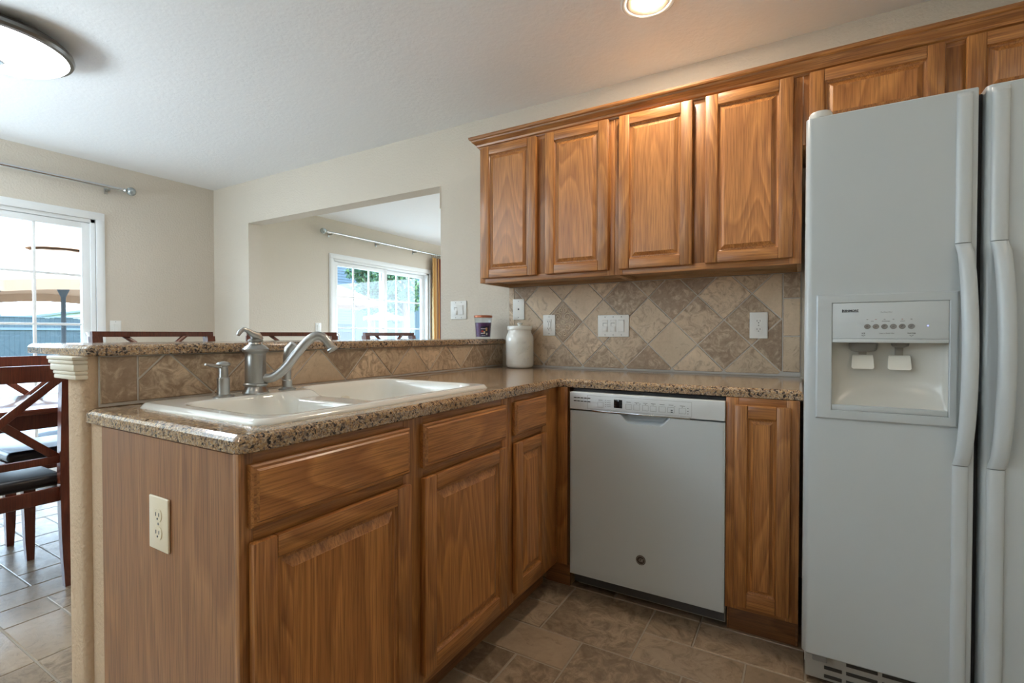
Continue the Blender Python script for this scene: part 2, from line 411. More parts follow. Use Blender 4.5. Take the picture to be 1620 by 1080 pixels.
# ------------------------------------------------------------------ sliding glass doors
def sliding_door(name, y0, y1, label, handle_y, seen_left):
    root = bpy.data.objects.new(name, None); COL.objects.link(root); root.location = (XW, (y0+y1)/2, 0); struct(root, label)
    mb = MB(); cw = .058                                                    # casing on the room side
    for e, t in ((0, .012), (.012, .018), (.030, .013)):
        mb.box(XW, XW+t, y0-cw+e, y0, 0, DZ-.0005, .002); mb.box(XW, XW+t, y1, y1+cw-e, 0, DZ-.0005, .002)
        mb.box(XW, XW+t, y0-cw+e, y1+cw-e, DZ, DZ+cw-e, .002)
    mb.build('casing', white_trim, root)
    mb = MB()
    mb.box(XW-.13, XW-.002, y0, y0+.028, 0, DZ, .002); mb.box(XW-.13, XW-.002, y1-.028, y1, 0, DZ, .002); mb.box(XW-.13, XW-.002, y0, y1, DZ-.028, DZ, .002)
    mb.box(XW-.13, XW-.002, y0, y1, 0, .025, .002)
    mb.build('door_frame', white_trim, root)
    mid = (y0+y1)/2; st = .052
    for k, (a, b, x) in enumerate(((y0+.028, mid+.03, XW-.035), (mid-.03, y1-.028, XW-.085))):
        if handle_y > mid: x = XW-.085 if k == 0 else XW-.035
        p = MB(); z0, z1 = .03, DZ-.032
        p.box(x-.02, x+.02, a, a+st, z0, z1, .003); p.box(x-.02, x+.02, b-st, b, z0, z1, .003)
        p.box(x-.0195, x+.0195, a+st-.002, b-st+.002, z1-.045, z1, .003); p.box(x-.0195, x+.0195, a+st-.002, b-st+.002, z0, z0+.09, .003)
        pan = p.build('door_panel', white_trim, root)
        g = MB(); ga, gb, gz0, gz1 = a+st, b-st, z0+.09, z1-.045
        g.box(x-.003, x+.003, ga-.004, gb+.004, gz0-.004, gz1+.004); g.build('glass_pane', glass, pan)
        q = MB()
        for i in (1, 2):
            yy = ga+(gb-ga)*i/3; q.box(x-.009, x+.009, yy-.009, yy+.009, gz0, gz1, .002)
        for zz in (1.560, 1.182, .804, .43): q.box(x-.0085, x+.0085, ga, gb, zz-.009, zz+.009, .002)
        q.build('muntins', white_trim, pan)
        if a <= handle_y <= b or abs(handle_y-a) < .1:
            h = MB(); hy = handle_y
            h.tube([(x+.02, hy, 1.115), (x+.045, hy, 1.112), (x+.062, hy, 1.09), (x+.062, hy, .98), (x+.045, hy, .955), (x+.02, hy, .952)], .009, 10)
            h.build('handle', white_trim, pan)
    return root
sliding_door('door_1', D1[0], D1[1], 'white sliding glass door of the dining area', -.962, False)
sliding_door('door_2', D2[0], D2[1], 'white sliding glass door seen through the wall opening', 1.43, True)

# ------------------------------------------------------------------ cabinets
def frame_at(o, U, V, W):
    o, U, V, W = Vector(o), Vector(U), Vector(V), Vector(W)
    return lambda u, v, w_: o+U*u+V*v+W*w_
def fbox(mb, F, u0, u1, v0, v1, w0, w1, bev=.002, mi=0, seg=2):
    b = bmesh.new()
    bmesh.ops.create_cube(b, size=1, matrix=Matrix.Translation(((u0+u1)/2, (v0+v1)/2, (w0+w1)/2)) @ Matrix.Diagonal((u1-u0, v1-v0, w1-w0, 1)))
    if bev: bmesh.ops.bevel(b, geom=list(b.edges), offset=min(bev, .45*min(u1-u0, v1-v0, w1-w0)), segments=seg, affect='EDGES', profile=.5)
    b.verts.index_update()
    mb.add([F(*v.co) for v in b.verts], [[v.index for v in f.verts] for f in b.faces], mi); b.free()
def rect(F, u0, u1, v0, v1, w_): return [F(u0, v0, w_), F(u1, v0, w_), F(u1, v1, w_), F(u0, v1, w_)]
def door(F, u0, u1, v0, v1, parent, H, w0=0, w1=.0195, st=.05, rail=.045, brail=None, raise_=.026, panel='raised'):
    """frame and panel door; H = horizontal grain material"""
    br = brail or rail
    mb = MB()
    fbox(mb, F, u0, u0+st, v0, v1, w0, w1, .004, 0); fbox(mb, F, u1-st, u1, v0, v1, w0, w1, .004, 0)
    fbox(mb, F, u0+st, u1-st, v0, v0+br, w0+.0005, w1-.0004, .003, 1); fbox(mb, F, u0+st, u1-st, v1-rail, v1, w0+.0005, w1-.0004, .003, 1)
    d = mb.build('door', [oz, H], parent)
    a0, a1, b0, b1 = u0+st-.001, u1-st+.001, v0+br-.001, v1-rail+.001
    p = MB(); hi = w1-.002; lo = w1-.0115
    rs = [(0, hi-.002), (.004, lo+.002), (.007, lo), (.012, lo), (.018, lo+.0035), (raise_, hi-.0015), (raise_+.002, hi)]
    if panel == 'flat': rs = [(0, w1-.003), (.003, w1-.008), (.012, w1-.009), (.016, w1-.007)]
    p.rings([rect(F, a0+e, a1-e, b0+e, b1-e, w_) for e, w_ in rs], 0, cap0=False)
    p.build('panel', [oz], d, smooth=20)
    return d
def drawer_front(F, u0, u1, v0, v1, parent, H, w0=0, w1=.0195):
    p = MB()
    rs = [(0, w0), (0, w1-.008), (.004, w1-.0045), (.009, w1-.004), (.013, w1)]
    p.rings([rect(F, u0+e, u1-e, v0+e, v1-e, w_) for e, w_ in rs], 0)
    return p.build('drawer_front', [H], parent, smooth=20)

# upper cabinets: frame F has u = x, v = z, w towards the room
FU = frame_at((0, YU, 0), (1, 0, 0), (0, 0, 1), (0, -1, 0))
def upper(x0, x1, z0, doors, label, group='oak upper cabinets'):
    t = thing('upper_cabinet', ((x0+x1)/2, 0, z0), label, 'cabinet', group)
    mb = MB()
    mb.box(x0+.001, x0+.017, YU+.001, -.002, z0, ZU1-.001, .001); mb.box(x1-.017, x1-.001, YU+.001, -.002, z0, ZU1-.001, .001)
    mb.box(x0+.017, x1-.017, YU+.019, -.002, z0+.018, z0+.034); mb.box(x0+.017, x1-.017, YU+.019, -.002, ZU1-.020, ZU1-.002)
    mb.box(x0+.017, x1-.017, -.018, -.003, z0, ZU1-.02)
    mb.build('carcass', oak_in, t)
    f = MB(); sw = .032
    edges = [x0+.0008] + [v for d in doors for v in d] + [x1-.0008]
    # stiles between doors, top and bottom rails
    f.box(x0+.0008, doors[0][0]+.012, YU, YU+.018, z0, ZU1, .0012)
    for k in range(len(doors)-1): f.box(doors[k][1]-.012, doors[k+1][0]+.012, YU, YU+.018, z0+.03, ZU1-.03, .0012)
    f.box(doors[-1][1]-.012, x1-.0008, YU, YU+.018, z0, ZU1, .0012)
    f.box(doors[0][0]+.012, doors[-1][1]-.012, YU+.0003, YU+.018, z0, z0+.034, .0012, 1); f.box(doors[0][0]+.012, doors[-1][1]-.012, YU+.0003, YU+.018, ZU1-.034, ZU1, .0012, 1)
    f.build('face_frame', [oz, ox], t)
    for d0, d1 in doors: door(FU, d0, d1, z0+.024 if z0 < 1.5 else z0+.03, 2.124, t, ox, w0=.001, w1=-YUD+YU)
    return t
oak_in = oak('oak_inside', 'x', (206, 166, 118), (176, 128, 80), .55, 4)
upper(-1.540, -.767, ZU0, [(-1.516, -1.179), (-1.126, -.793)], 'left oak upper cabinet, its end beside the bare beige wall')
upper(-.767, 0, ZU0, [(-.741, -.413), (-.360, -.032)], 'right tall oak upper cabinet, next to the refrigerator')
upper(0, .945, 1.855, [(.021, .426), (.482, .900)], 'short oak cabinet above the white refrigerator')

# crown moulding over the three cabinets
prof = [(0, 2.126), (.004, 2.126), (.006, 2.133), (.013, 2.137), (.016, 2.146), (.026, 2.155), (.034, 2.162), (.036, 2.169), (.043, 2.172), (.046, 2.178), (.046, 2.186), (0, 2.186)]
mb = MB(); rr_ = []
for e, z in prof:
    rr_.append([(-1.540-e, -.004, z), (-1.540-e, YU-e, z), (.95, YU-e, z)])
vs = [p for r in rr_ for p in r]; fs = []
for i in range(len(prof)):
    j = (i+1) % len(prof)
    for k in range(2): fs.append((i*3+k, i*3+k+1, j*3+k+1, j*3+k))
fs.append(tuple(i*3 for i in range(len(prof)))); fs.append(tuple(i*3+2 for i in range(len(prof)-1, -1, -1)))
mb.add(vs, fs); tag(mb.build('crown_moulding', ox, smooth=25), 'long oak crown moulding along the tops of the upper cabinets', 'moulding')

# peninsula base cabinets: F has u = y, v = z, w = +x
FP = frame_at((XFACE, 0, 0), (0, 1, 0), (0, 0, 1), (1, 0, 0))
def pen_cab(y0, y1, cols, label, end_panel):
    t = thing('base_cabinet', (-1.2, (y0+y1)/2, 0), label, 'cabinet', 'oak base cabinets')
    mb = MB()
    xb = -1.509
    mb.box(xb, XFACE-.0005, y0+.001, y0+.016, .0 if end_panel else .105, CT0-.003); mb.box(xb, XFACE-.019, y1-.017, y1-.001, .105, CT0-.003)
    mb.box(xb, xb+.006, y0+.016, y1-.017, 0, CT0-.003); mb.box(xb+.006, XFACE-.019, y0+.016, y1-.017, .105, .121)
    mb.build('carcass', [lam if end_panel else oak_in], t)
    f = MB()
    f.box(XFACE-.018, XFACE, y0+.0008, cols[0][0]+.012, .105, CT0-.001, .0012)
    for k in range(len(cols)-1): f.box(XFACE-.018, XFACE, cols[k][1]-.012, cols[k+1][0]+.012, .105, CT0-.001, .0012)
    f.box(XFACE-.018, XFACE, cols[-1][1]-.012, y1-.0008, .105, CT0-.001, .0012)
    for c0, c1 in cols:
        for z0, z1 in ((.105, .150), (.695, .742), (.846, CT0-.001)): f.box(XFACE-.018, XFACE-.0003, c0+.012, c1-.012, z0, z1, .0012, 1)
    f.build('face_frame', [oz, oy], t)
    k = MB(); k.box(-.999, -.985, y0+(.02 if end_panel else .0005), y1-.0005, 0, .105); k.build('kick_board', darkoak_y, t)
    for c0, c1 in cols:
        drawer_front(FP, c0, c1, .7328, .8558, t, oy, .001, XDOOR-XFACE)
        door(FP, c0, c1, .1428, .7046, t, oy, .001, XDOOR-XFACE, st=.052, rail=.045, raise_=.032)
    return t
pen_cab(YEND, -1.050, [(-2.029, -1.5845), (-1.5293, -1.0819)], 'wide oak sink cabinet with two doors, at the free end of the peninsula', True)
t = pen_cab(-1.050, YB-.002, [(-1.0187, -.7629)], 'narrow oak cabinet with one drawer in the inner corner of the peninsula', False)

# base cabinets on the kitchen wall
FB = frame_at((0, YB, 0), (1, 0, 0), (0, 0, 1), (0, -1, 0))
t = thing('base_cabinet', (-.9, -.3, 0), 'blank oak corner cabinet, just a stile left of the white dishwasher', 'cabinet', 'oak base cabinets')
mb = MB(); mb.box(-1.50, XFACE-.001, YB+.004, -.004, .105, CT0-.003); mb.box(XFACE-.001, -.868, YB+.02, -.004, .105, CT0-.003); mb.box(-1.50, -.868, -.585, -.004, 0, .105); mb.build('carcass', oak_in, t)
mb = MB(); mb.box(XFACE+.0005, -.8685, YB, YB+.018, .105, CT0-.001, .001); mb.build('face_frame', oz, t)
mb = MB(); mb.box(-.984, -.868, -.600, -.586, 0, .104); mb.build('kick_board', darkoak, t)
t = thing('base_cabinet', (-.118, -.3, 0), 'narrow oak cabinet with one tall door between dishwasher and refrigerator', 'cabinet', 'oak base cabinets')
mb = MB(); mb.box(-.234, -.220, YB+.018, -.004, .105, CT0-.003); mb.box(-.014, -.001, YB+.018, -.004, .105, CT0-.003); mb.box(-.234, -.001, -.564, -.02, 0, .105); mb.box(-.220, -.014, YB+.018, -.004, .105, .120); mb.box(-.22, -.014, -.02, -.004, .12, CT0-.003)
mb.build('carcass', oak_in, t)
mb = MB(); mb.box(-.2345, -.192, YB, YB+.018, .105, CT0-.001, .0012); mb.box(-.040, -.0005, YB, YB+.018, .105, CT0-.001, .0012)
mb.box(-.192, -.040, YB+.0003, YB+.018, .842, CT0-.001, .0012, 1); mb.box(-.192, -.040, YB+.0003, YB+.018, .105, .142, .0012, 1); mb.build('face_frame', [oz, ox], t)
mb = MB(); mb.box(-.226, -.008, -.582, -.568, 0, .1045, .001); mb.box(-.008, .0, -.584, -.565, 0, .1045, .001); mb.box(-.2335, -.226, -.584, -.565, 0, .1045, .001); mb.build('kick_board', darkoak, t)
door(FB, -.2045, -.0275, .1245, .8535, t, ox, .001, YB-YBD, st=.043, rail=.046, brail=.052, raise_=.02)

# ------------------------------------------------------------------ granite worktop with sink cut-out, bar top
XCF, YCF, YCE = -.9036, -.6284, -2.0511
SX0, SX1, SY0, SY1 = -1.525, -.967, -1.972, -1.078      # sink rim
def offset_poly(pts, d):
    n = len(pts); out_ = []
    for i in range(n):
        a, b, c = Vector(pts[i-1]), Vector(pts[i]), Vector(pts[(i+1) % n])
        e1, e2 = (b-a).normalized(), (c-b).normalized(); n1, n2 = Vector((-e1.y, e1.x)), Vector((-e2.y, e2.x))
        m_ = (n1+n2).normalized(); out_.append(b+m_*(d/max(.3, m_.dot(n1))))
    return [(p.x, p.y) for p in out_]
def arc_corner(c, r, a0, a1, n=6): return [(c[0]+r*math.cos(R(a0+(a1-a0)*k/n)), c[1]+r*math.sin(R(a0+(a1-a0)*k/n))) for k in range(n+1)]
def slab_with_hole(name, outline, z0, z1, hole, mat, bev):
    """ccw outline; bev = list of (inset, z) from the top of the vertical face to the top surface"""
    b = bmesh.new()
    levels = [(0.002, z0), (0, z0+.002)]+bev
    ringv = [[b.verts.new((x, y, z)) for x, y in offset_poly(outline, d)] for d, z in levels]
    n = len(outline)
    for i in range(len(ringv)-1):
        for k in range(n): b.faces.new((ringv[i][k], ringv[i][(k+1) % n], ringv[i+1][(k+1) % n], ringv[i+1][k]))
    for ring, z in ((ringv[0], z0), (ringv[-1], z1)):
        es = [b.edges.get((ring[k], ring[(k+1) % n])) for k in range(n)]
        if hole:
            hv = [b.verts.new((x, y, z)) for x, y in hole]; es += [b.edges.new((hv[k], hv[(k+1) % len(hv)])) for k in range(len(hv))]
            if z == z0: h0 = hv
            else: h1 = hv
        bmesh.ops.triangle_fill(b, use_beauty=True, edges=es)
    if hole:
        for k in range(len(hole)): b.faces.new((h0[k], h0[(k+1) % len(hole)], h1[(k+1) % len(hole)], h1[k]))
    m_ = MB(); m_.bm(b); return m_.build(name, mat, smooth=25)
XCB = XT-.008
outline = ([(XCB, -.004), (XCB, YCE)] + arc_corner((XCF-.030, YCE+.030), .030, -90, 0) + arc_corner((XCF+.018, YCF-.018), .018, 180, 90, 4) +
           [(.009, YCF), (.009, -.004)])
hole = [(SX0+.03, SY0+.03), (SX1-.03, SY0+.03), (SX1-.03, SY1-.03), (SX0+.03, SY1-.03)]
ct = slab_with_hole('countertop', outline, CT0, CT1, hole, gran, [(0, CT1-.011), (.004, CT1-.0045), (.012, CT1)])
tag(ct, 'L-shaped brown speckled granite worktop with sink cut-out, above the base cabinets', 'countertop')
bo = arc_corner((-1.563-.022, -2.055+.022), .022, -90, 0) + [(-1.563, -.002), (-1.998, -.002)] + arc_corner((-1.998+.022, -2.055+.022), .022, 180, 270)
bt = slab_with_hole('breakfast_bar', bo, 1.0505, 1.0795, None, gran, [(0, 1.0695), (.0035, 1.0755), (.010, 1.0795)])
tag(bt, 'raised brown granite breakfast bar slab on the beige half wall', 'countertop')

# ------------------------------------------------------------------ tiled backsplashes
def clip(poly, u0, u1, v0, v1):
    def cut(ps, f):
        o_ = []
        for i in range(len(ps)):
            a, b = ps[i-1], ps[i]; fa, fb = f(a), f(b)
            if (fa >= 0) != (fb >= 0):
                t_ = fa/(fa-fb); o_.append((a[0]+(b[0]-a[0])*t_, a[1]+(b[1]-a[1])*t_))
            if fb >= 0: o_.append(b)
        return o_
    for f in (lambda p: p[0]-u0, lambda p: u1-p[0], lambda p: p[1]-v0, lambda p: v1-p[1]):
        poly = cut(poly, f)
        if len(poly) < 3: return []
    o_ = []
    for p in poly:
        if not o_ or math.dist(p, o_[-1]) > 1e-4: o_.append(p)
    if len(o_) > 1 and math.dist(o_[0], o_[-1]) < 1e-4: o_.pop()
    return o_ if len(o_) > 2 else []
def area_of(p): return abs(sum(p[i-1][0]*p[i][1]-p[i][0]*p[i-1][1] for i in range(len(p))))/2
def tile_slab(mb, F, poly, w0, w1, mi=0):
    if area_of(poly) < 2e-4: return
    s = sum(poly[i-1][0]*poly[i][1]-poly[i][0]*poly[i-1][1] for i in range(len(poly)))
    if s < 0: poly = poly[::-1]
    a = offset_poly(poly, .0024); c = offset_poly(poly, .0042)
    mb.rings([[F(u, v, w0) for u, v in a], [F(u, v, w1-.0012) for u, v in a], [F(u, v, w1) for u, v in c]], mi, cap0=False)
def backsplash(name, F, u0, u1, v0, v1, nodeu, nodev, d, strips, label, skip=None):
    mb = MB(); fbox(mb, F, u0-(.0), u1, v0-.006, v1, .0005, .0055, 0, 1)
    for (a0, a1, b0, b1) in strips: tile_slab(mb, F, [(a0, b0), (a1, b0), (a1, b1), (a0, b1)], .004, .0085)
    au0 = max([s[1] for s in strips if s[0] <= u0+1e-3] or [u0]); au1 = min([s[0] for s in strips if s[1] >= u1-1e-3] or [u1])
    for i in range(-2, int((u1-u0)/d*2)+4):
        for j in range(-4, 6):
            if (i+j) % 2: continue
            cu = nodeu+i*d/2; cv = nodev+j*d/2
            p = [(cu-d/2, cv), (cu, cv-d/2), (cu+d/2, cv), (cu, cv+d/2)]
            p = clip(p, au0, au1, v0, v1)
            if p: tile_slab(mb, F, p, .004, .0085)
    return tag(mb.build(name, [tile_m, grout], smooth=18), label, 'backsplash')
FK = frame_at((0, 0, 0), (1, 0, 0), (0, 0, 1), (0, -1, 0))
ds = [(-1.536, -1.496, .9335, 1.150), (-1.536, -1.496, 1.150, ZU0-.001), (-.073, -.001, 1.272, ZU0-.001), (-.073, -.001, 1.099, 1.272), (-.073, -.001, .9335, 1.099)]
bs = backsplash('tile_backsplash', FK, -1.536, -.0005, .922, ZU0-.001, -1.4198+.2439/2, 1.2993, .2439, ds, 'brown stone tiles set in diamonds on the wall under the upper cabinets')
# carved tile: scrollwork in relief on one diamond
car = MB(); cu, cv = -1.176, 1.1773
def relief(pts, r=.0030):
    car.tube([FK(cu+u, cv+v, .0082) for u, v in pts], r, 6)
def spiral(u, v, r0, turns, a0, sgn=1, shrink=.85):
    relief([(u+r0*(1-shrink*k/26)*math.cos(a0+sgn*turns*2*PI*k/26), v+r0*(1-shrink*k/26)*math.sin(a0+sgn*turns*2*PI*k/26)) for k in range(27)])
for su in (-1, 1):
    for sv in (-1, 1):
        spiral(su*.030, sv*.030, .022, 1.3, R(45 if su*sv > 0 else 135), su*sv)
        spiral(su*.060, sv*.012, .014, 1.1, R(180 if su > 0 else 0), -su*sv)
        spiral(su*.012, sv*.068, .014, 1.1, R(-90 if sv > 0 else 90), su*sv)
for k in range(8):
    a = k*PI/4; relief([(0.004*math.cos(a), .004*math.sin(a)), (.014*math.cos(a+.25), .014*math.sin(a+.25)), (.018*math.cos(a), .018*math.sin(a)), (.014*math.cos(a-.25), .014*math.sin(a-.25)), (.004*math.cos(a), .004*math.sin(a))], .0017)
for s1, s2 in ((1, 1), (1, -1), (-1, 1), (-1, -1)):
    relief([(s1*.098*(1-k/8), s2*.098*(k/8)) for k in range(9)], .0014)
car.build('carved_relief', plain('carved_tile', srgb(208, 190, 164), .5), bs)
FPT = frame_at((XT-.009, 0, 0), (0, -1, 0), (0, 0, 1), (1, 0, 0))
# u runs towards the camera here: u = -y
def FPu(u, v, w_): return Vector((XT-.009+w_, u, v))
pd_ = .258
backsplash('tile_backsplash', FPu, -2.025, -.0095, .922, 1.0495, -1.735+pd_/2-pd_*2, .927+0, pd_, [(-2.025, -1.938, .922, 1.0495)],
           'low strip of brown stone tiles behind the sink, under the bar')

# ------------------------------------------------------------------ sink
def sstep(a, b, x):
    t_ = max(0, min(1, (x-a)/(b-a))); return t_*t_*(3-2*t_)
def sd_rect(x, y, x0, x1, y0, y1, r):
    cx, cy = (x0+x1)/2, (y0+y1)/2; qx, qy = abs(x-cx)-(x1-x0)/2+r, abs(y-cy)-(y1-y0)/2+r
    return math.hypot(max(qx, 0), max(qy, 0))+min(max(qx, qy), 0)-r
def sink_z(x, y):
    z = .9265
    e = -sd_rect(x, y, SX0, SX1, SY0, SY1, .045)                  # distance in from the rim edge
    z -= .0125*(1-sstep(0, .014, e))**1.3
    d1 = -sd_rect(x, y, -1.405, -1.000, -1.925, -1.590, .07)      # near basin
    d2 = -sd_rect(x, y, -1.488, -1.000, -1.525, -1.115, .09)      # far, bigger basin
    dd = -sd_rect(x, y, -1.395, -1.012, -1.70, -1.42, .05)         # low saddle between them
    depth = max(.150*sstep(0, .065, d1), .185*sstep(0, .060, d2), .020*sstep(-.005, .05, dd))
    return z-depth
mb = MB(); NX, NY = 90, 140; vs = []; fs = []
for i in range(NX+1):
    for j in range(NY+1):
        a, b = -1+2*i/NX, -1+2*j/NY
        # map the square onto a rounded rectangle
        x = (SX0+SX1)/2+a*(SX1-SX0)/2; y = (SY0+SY1)/2+b*(SY1-SY0)/2
        r = .045; ex, ey = (SX1-SX0)/2-abs(x-(SX0+SX1)/2), (SY1-SY0)/2-abs(y-(SY0+SY1)/2)
        if ex < r and ey < r:
            vx, vy = r-ex, r-ey; m_ = max(vx, vy); ln = math.hypot(vx, vy)
            if ln > 1e-6:
                k = m_/ln; nx_, ny_ = vx*k, vy*k
                x = (SX0+SX1)/2+math.copysign((SX1-SX0)/2-r+nx_, a); y = (SY0+SY1)/2+math.copysign((SY1-SY0)/2-r+ny_, b)
        vs.append((x, y, sink_z(x, y)))
for i in range(NX):
    for j in range(NY):
        p = i*(NY+1)+j; fs.append((p, p+NY+1, p+NY+2, p+1))
mb.add(vs, fs)
t = thing('kitchen_sink', (-1.25, -1.52, CT1), 'white double-basin drop-in sink set in the peninsula worktop', 'sink')
so = mb.build('basin', porc, t, smooth=80)
sm = so.modifiers.new('thick', 'SOLIDIFY'); sm.thickness = .006; sm.offset = -1
mb = MB()
# small oval plate on the back wall of the far basin
for k, (rx, ry, h) in enumerate(((.020, .011, 0), (.018, .0095, .0025))): pass
ctr = Vector((-1.462, -1.32, .868)); nrm = Vector((.80, 0, .6)).normalized(); a1 = Vector((0, 1, 0)); a2 = nrm.cross(a1)
mb.rings([[ctr+nrm*h+a1*math.cos(2*PI*k/24)*rx+a2*math.sin(2*PI*k/24)*ry for k in range(24)] for rx, ry, h in ((.021, .013, -.008), (.021, .013, .001), (.018, .010, .003))])
mb.build('oval_badge', plain('badge_grey', srgb(206, 204, 190), .3), t)
for yy in (-1.757, -1.32):
    mb = MB(); zz = sink_z(-1.2, yy); mb.lathe([(.043, 0), (.043, .002), (.036, .003), (.028, .0006), (0.002, .0006)], (-1.2, yy, zz+.0005), 24); mb.build('drain', chrome, t)

# faucet
ZS = .9262
t = thing('kitchen_faucet', (-1.44, -1.684, ZS), 'brushed steel faucet with arched spout over the white sink', 'faucet')
mb = MB()
mb.lathe([(.038, 0), (.038, .004), (.035, .008), (.031, .016), (.029, .022), (.0345, .026), (.0345, .030), (.030, .033), (.0295, .036), (.0295, .112), (.0285, .116),
          (.0295, .122), (.037, .130), (.0375, .136), (.030, .144), (.019, .151), (.017, .156), (.021, .160), (.021, .164), (.014, .168)], (-1.44, -1.684, ZS), 40)
mb.build('body', steel, t)
mb = MB()
c0 = Vector((-1.44, -1.684, ZS+.166)); dl = Vector((.12, -1, 0)).normalized()
mb.tube([c0+Vector((.004, .012, -.004)), c0+Vector((0, .004, .010)), c0+dl*.012+Vector((0, 0, .016)), c0+dl*.026+Vector((0, 0, .026)), c0+dl*.040+Vector((0, 0, .030)), c0+dl*.052+Vector((0, 0, .022)), c0+dl*.058+Vector((0, 0, .012))],
        [.013, .014, .011, .007, .0065, .007, .005], 14)
mb.build('lever_handle', steel, t)
mb = MB(); sp0 = Vector((-1.44, -1.684, 0)); sp1 = Vector((-1.265, -1.548, 0))
path = [(0.10, .972), (.20, .973), (.30, .985), (.40, 1.006), (.50, 1.034), (.60, 1.064), (.70, 1.088), (.79, 1.101), (.88, 1.100), (.95, 1.086), (1.02, 1.062)]
def cr(pts, n=5):
    o_ = []
    for i in range(len(pts)-1):
        p0, p1, p2, p3 = [Vector(pts[max(0, min(len(pts)-1, i+k))]) for k in (-1, 0, 1, 2)]
        for k in range(n):
            s = k/n; o_.append(.5*((2*p1)+(-p0+p2)*s+(2*p0-5*p1+4*p2-p3)*s*s+(-p0+3*p1-3*p2+p3)*s**3))
    return o_+[Vector(pts[-1])]
pp = cr([sp0.lerp(sp1, s)+Vector((0, 0, z)) for s, z in path])
mb.tube(pp, [.0142-.0035*max(0, k/len(pp)-.55) for k in range(len(pp))], 18)
d_ = (pp[-1]-pp[-3]).normalized(); mb.lathe([(.0135, -.004), (.0165, 0), (.0165, .006), (.012, .008)], pp[-1], 24, axis=d_)
mb.build('spout', steel, t)

t = thing('soap_dispenser', (-1.44, -1.782, ZS), 'small brushed steel soap dispenser left of the faucet', 'soap dispenser')
mb = MB(); mb.lathe([(.029, 0), (.029, .003), (.020, .006), (.0165, .008), (.0165, .055), (.0135, .056), (.0128, .058), (.0128, .082), (.0125, .083)], (-1.44, -1.782, ZS), 28); mb.build('body', steel, t)
mb = MB(); mb.lathe([(.0115, .082), (.0125, .088), (.0185, .091), (.0195, .095), (.015, .100), (.004, .103)], (-1.44, -1.782, ZS), 28)
mb.tube([(-1.435, -1.790, ZS+.088), (-1.425, -1.815, ZS+.092), (-1.413, -1.846, ZS+.098)], [.005, .0045, .003], 10); mb.build('pump_nozzle', steel, t)
t = thing('side_sprayer', (-1.452, -1.568, ZS), 'brushed steel side sprayer standing right of the faucet', 'sprayer')
mb = MB(); mb.lathe([(.027, 0), (.027, .003), (.019, .006), (.015, .009), (.015, .030), (.0135, .032)], (-1.452, -1.568, ZS), 28); mb.build('base', steel, t)
mb = MB(); mb.tube([(-1.452, -1.568, ZS+.026), (-1.452, -1.568, ZS+.07), (-1.451, -1.567, ZS+.105), (-1.446, -1.563, ZS+.132), (-1.434, -1.555, ZS+.150)], [.0125, .013, .0145, .016, .013], 18)
mb.lathe([(.012, 0), (.014, .004), (.010, .010)], (-1.444, -1.554, ZS+.120), 16, axis=(.5, .8, .1)); mb.build('spray_head', steel, t)

# ------------------------------------------------------------------ dishwasher
t = thing('dishwasher', (-.543, -.3, 0), 'white built-in dishwasher under the granite worktop', 'dishwasher')
YD = -.645; DX0, DX1 = -.850, -.236
FD = frame_at((0, YD, 0), (1, 0, 0), (0, 0, 1), (0, -1, 0))
mb = MB(); mb.box(DX0+.004, DX1-.004, -.60, -.02, .03, .855); mb.build('tub', dgrey, t)
# door with a scooped handle pocket at its top edge: height field
mb = MB(); NXd, NZd = 110, 70; vs = []; fs = []; dz0, dz1 = .082, .784
def dwdepth(x, z):
    cx = -.532; a = abs(x-cx)/.105; edge = .750 + .036*sstep(.55, 1.0, a)           # lower lip of the pocket
    if a >= 1.0: return 0
    return -.040*sstep(edge-.002, edge+.012, z)*(1-sstep(.80, 1.0, a))
for i in range(NXd+1):
    for j in range(NZd+1):
        s = i/NXd; x = DX0+(DX1-DX0)*s; q = j/NZd; z = dz0+(dz1-dz0)*(1-(1-q)**2.2)
        e = min(x-DX0, DX1-x, z-dz0); rnd_ = .004*(1-sstep(0, .006, e))
        vs.append((x, YD+rnd_-dwdepth(x, z), z))
for i in range(NXd):
    for j in range(NZd):
        p = i*(NZd+1)+j; fs.append((p, p+NZd+1, p+NZd+2, p+1))
mb.add(vs, fs); mb.box(DX0, DX1, YD+.041, YD+.044, dz0, .86)
mb.box(DX0, DX0+.003, YD+.003, YD+.04, dz0, dz1); mb.box(DX1-.003, DX1, YD+.003, YD+.04, dz0, dz1); mb.box(DX0, DX1, YD+.003, YD+.04, dz0, dz0+.003)
dp = mb.build('door', white_app, t, smooth=50, recalc=False)
mb = MB(); mb.box(DX0, DX1, YD-.004, YD+.034, .790, .863, .003)
cp = mb.build('control_panel', plain('control_panel_white', srgb(220, 226, 230), .25), t)
mb = MB()
for r_ in (0, 1):
    for k in range(5): fbox(mb, FD, -.831+k*.0155, -.8185+k*.0155, .838-r_*.014, .8415-r_*.014, .0035, .0046, 0)
mb.build('vent_slots', blackm, cp)
mb = MB(); fbox(mb, FD, -.655, -.620, .808, .842, .003, .0048, .0008); mb.build('display', plain('black_display', srgb(16, 20, 26), .1), cp)
mb = MB()
def outline_rect(u0, u1, v0, v1, th=.0006):
    fbox(mb, FD, u0, u1, v0, v0+th, .0035, .0045, 0); fbox(mb, FD, u0, u1, v1-th, v1, .0035, .0045, 0); fbox(mb, FD, u0, u0+th, v0, v1, .0035, .0045, 0); fbox(mb, FD, u1-th, u1, v0, v1, .0035, .0045, 0)
outline_rect(-.770, -.352, .796, .852)
for u0, u1 in ((-.724, -.700), (-.606, -.582), (-.573, -.549), (-.538, -.515), (-.508, -.484), (-.474, -.449), (-.440, -.416), (-.398, -.373)):
    outline_rect(u0, u1, .806, .827)
    fbox(mb, FD, u0+.003, u1-.003, .8345, .836, .0035, .0045, 0)
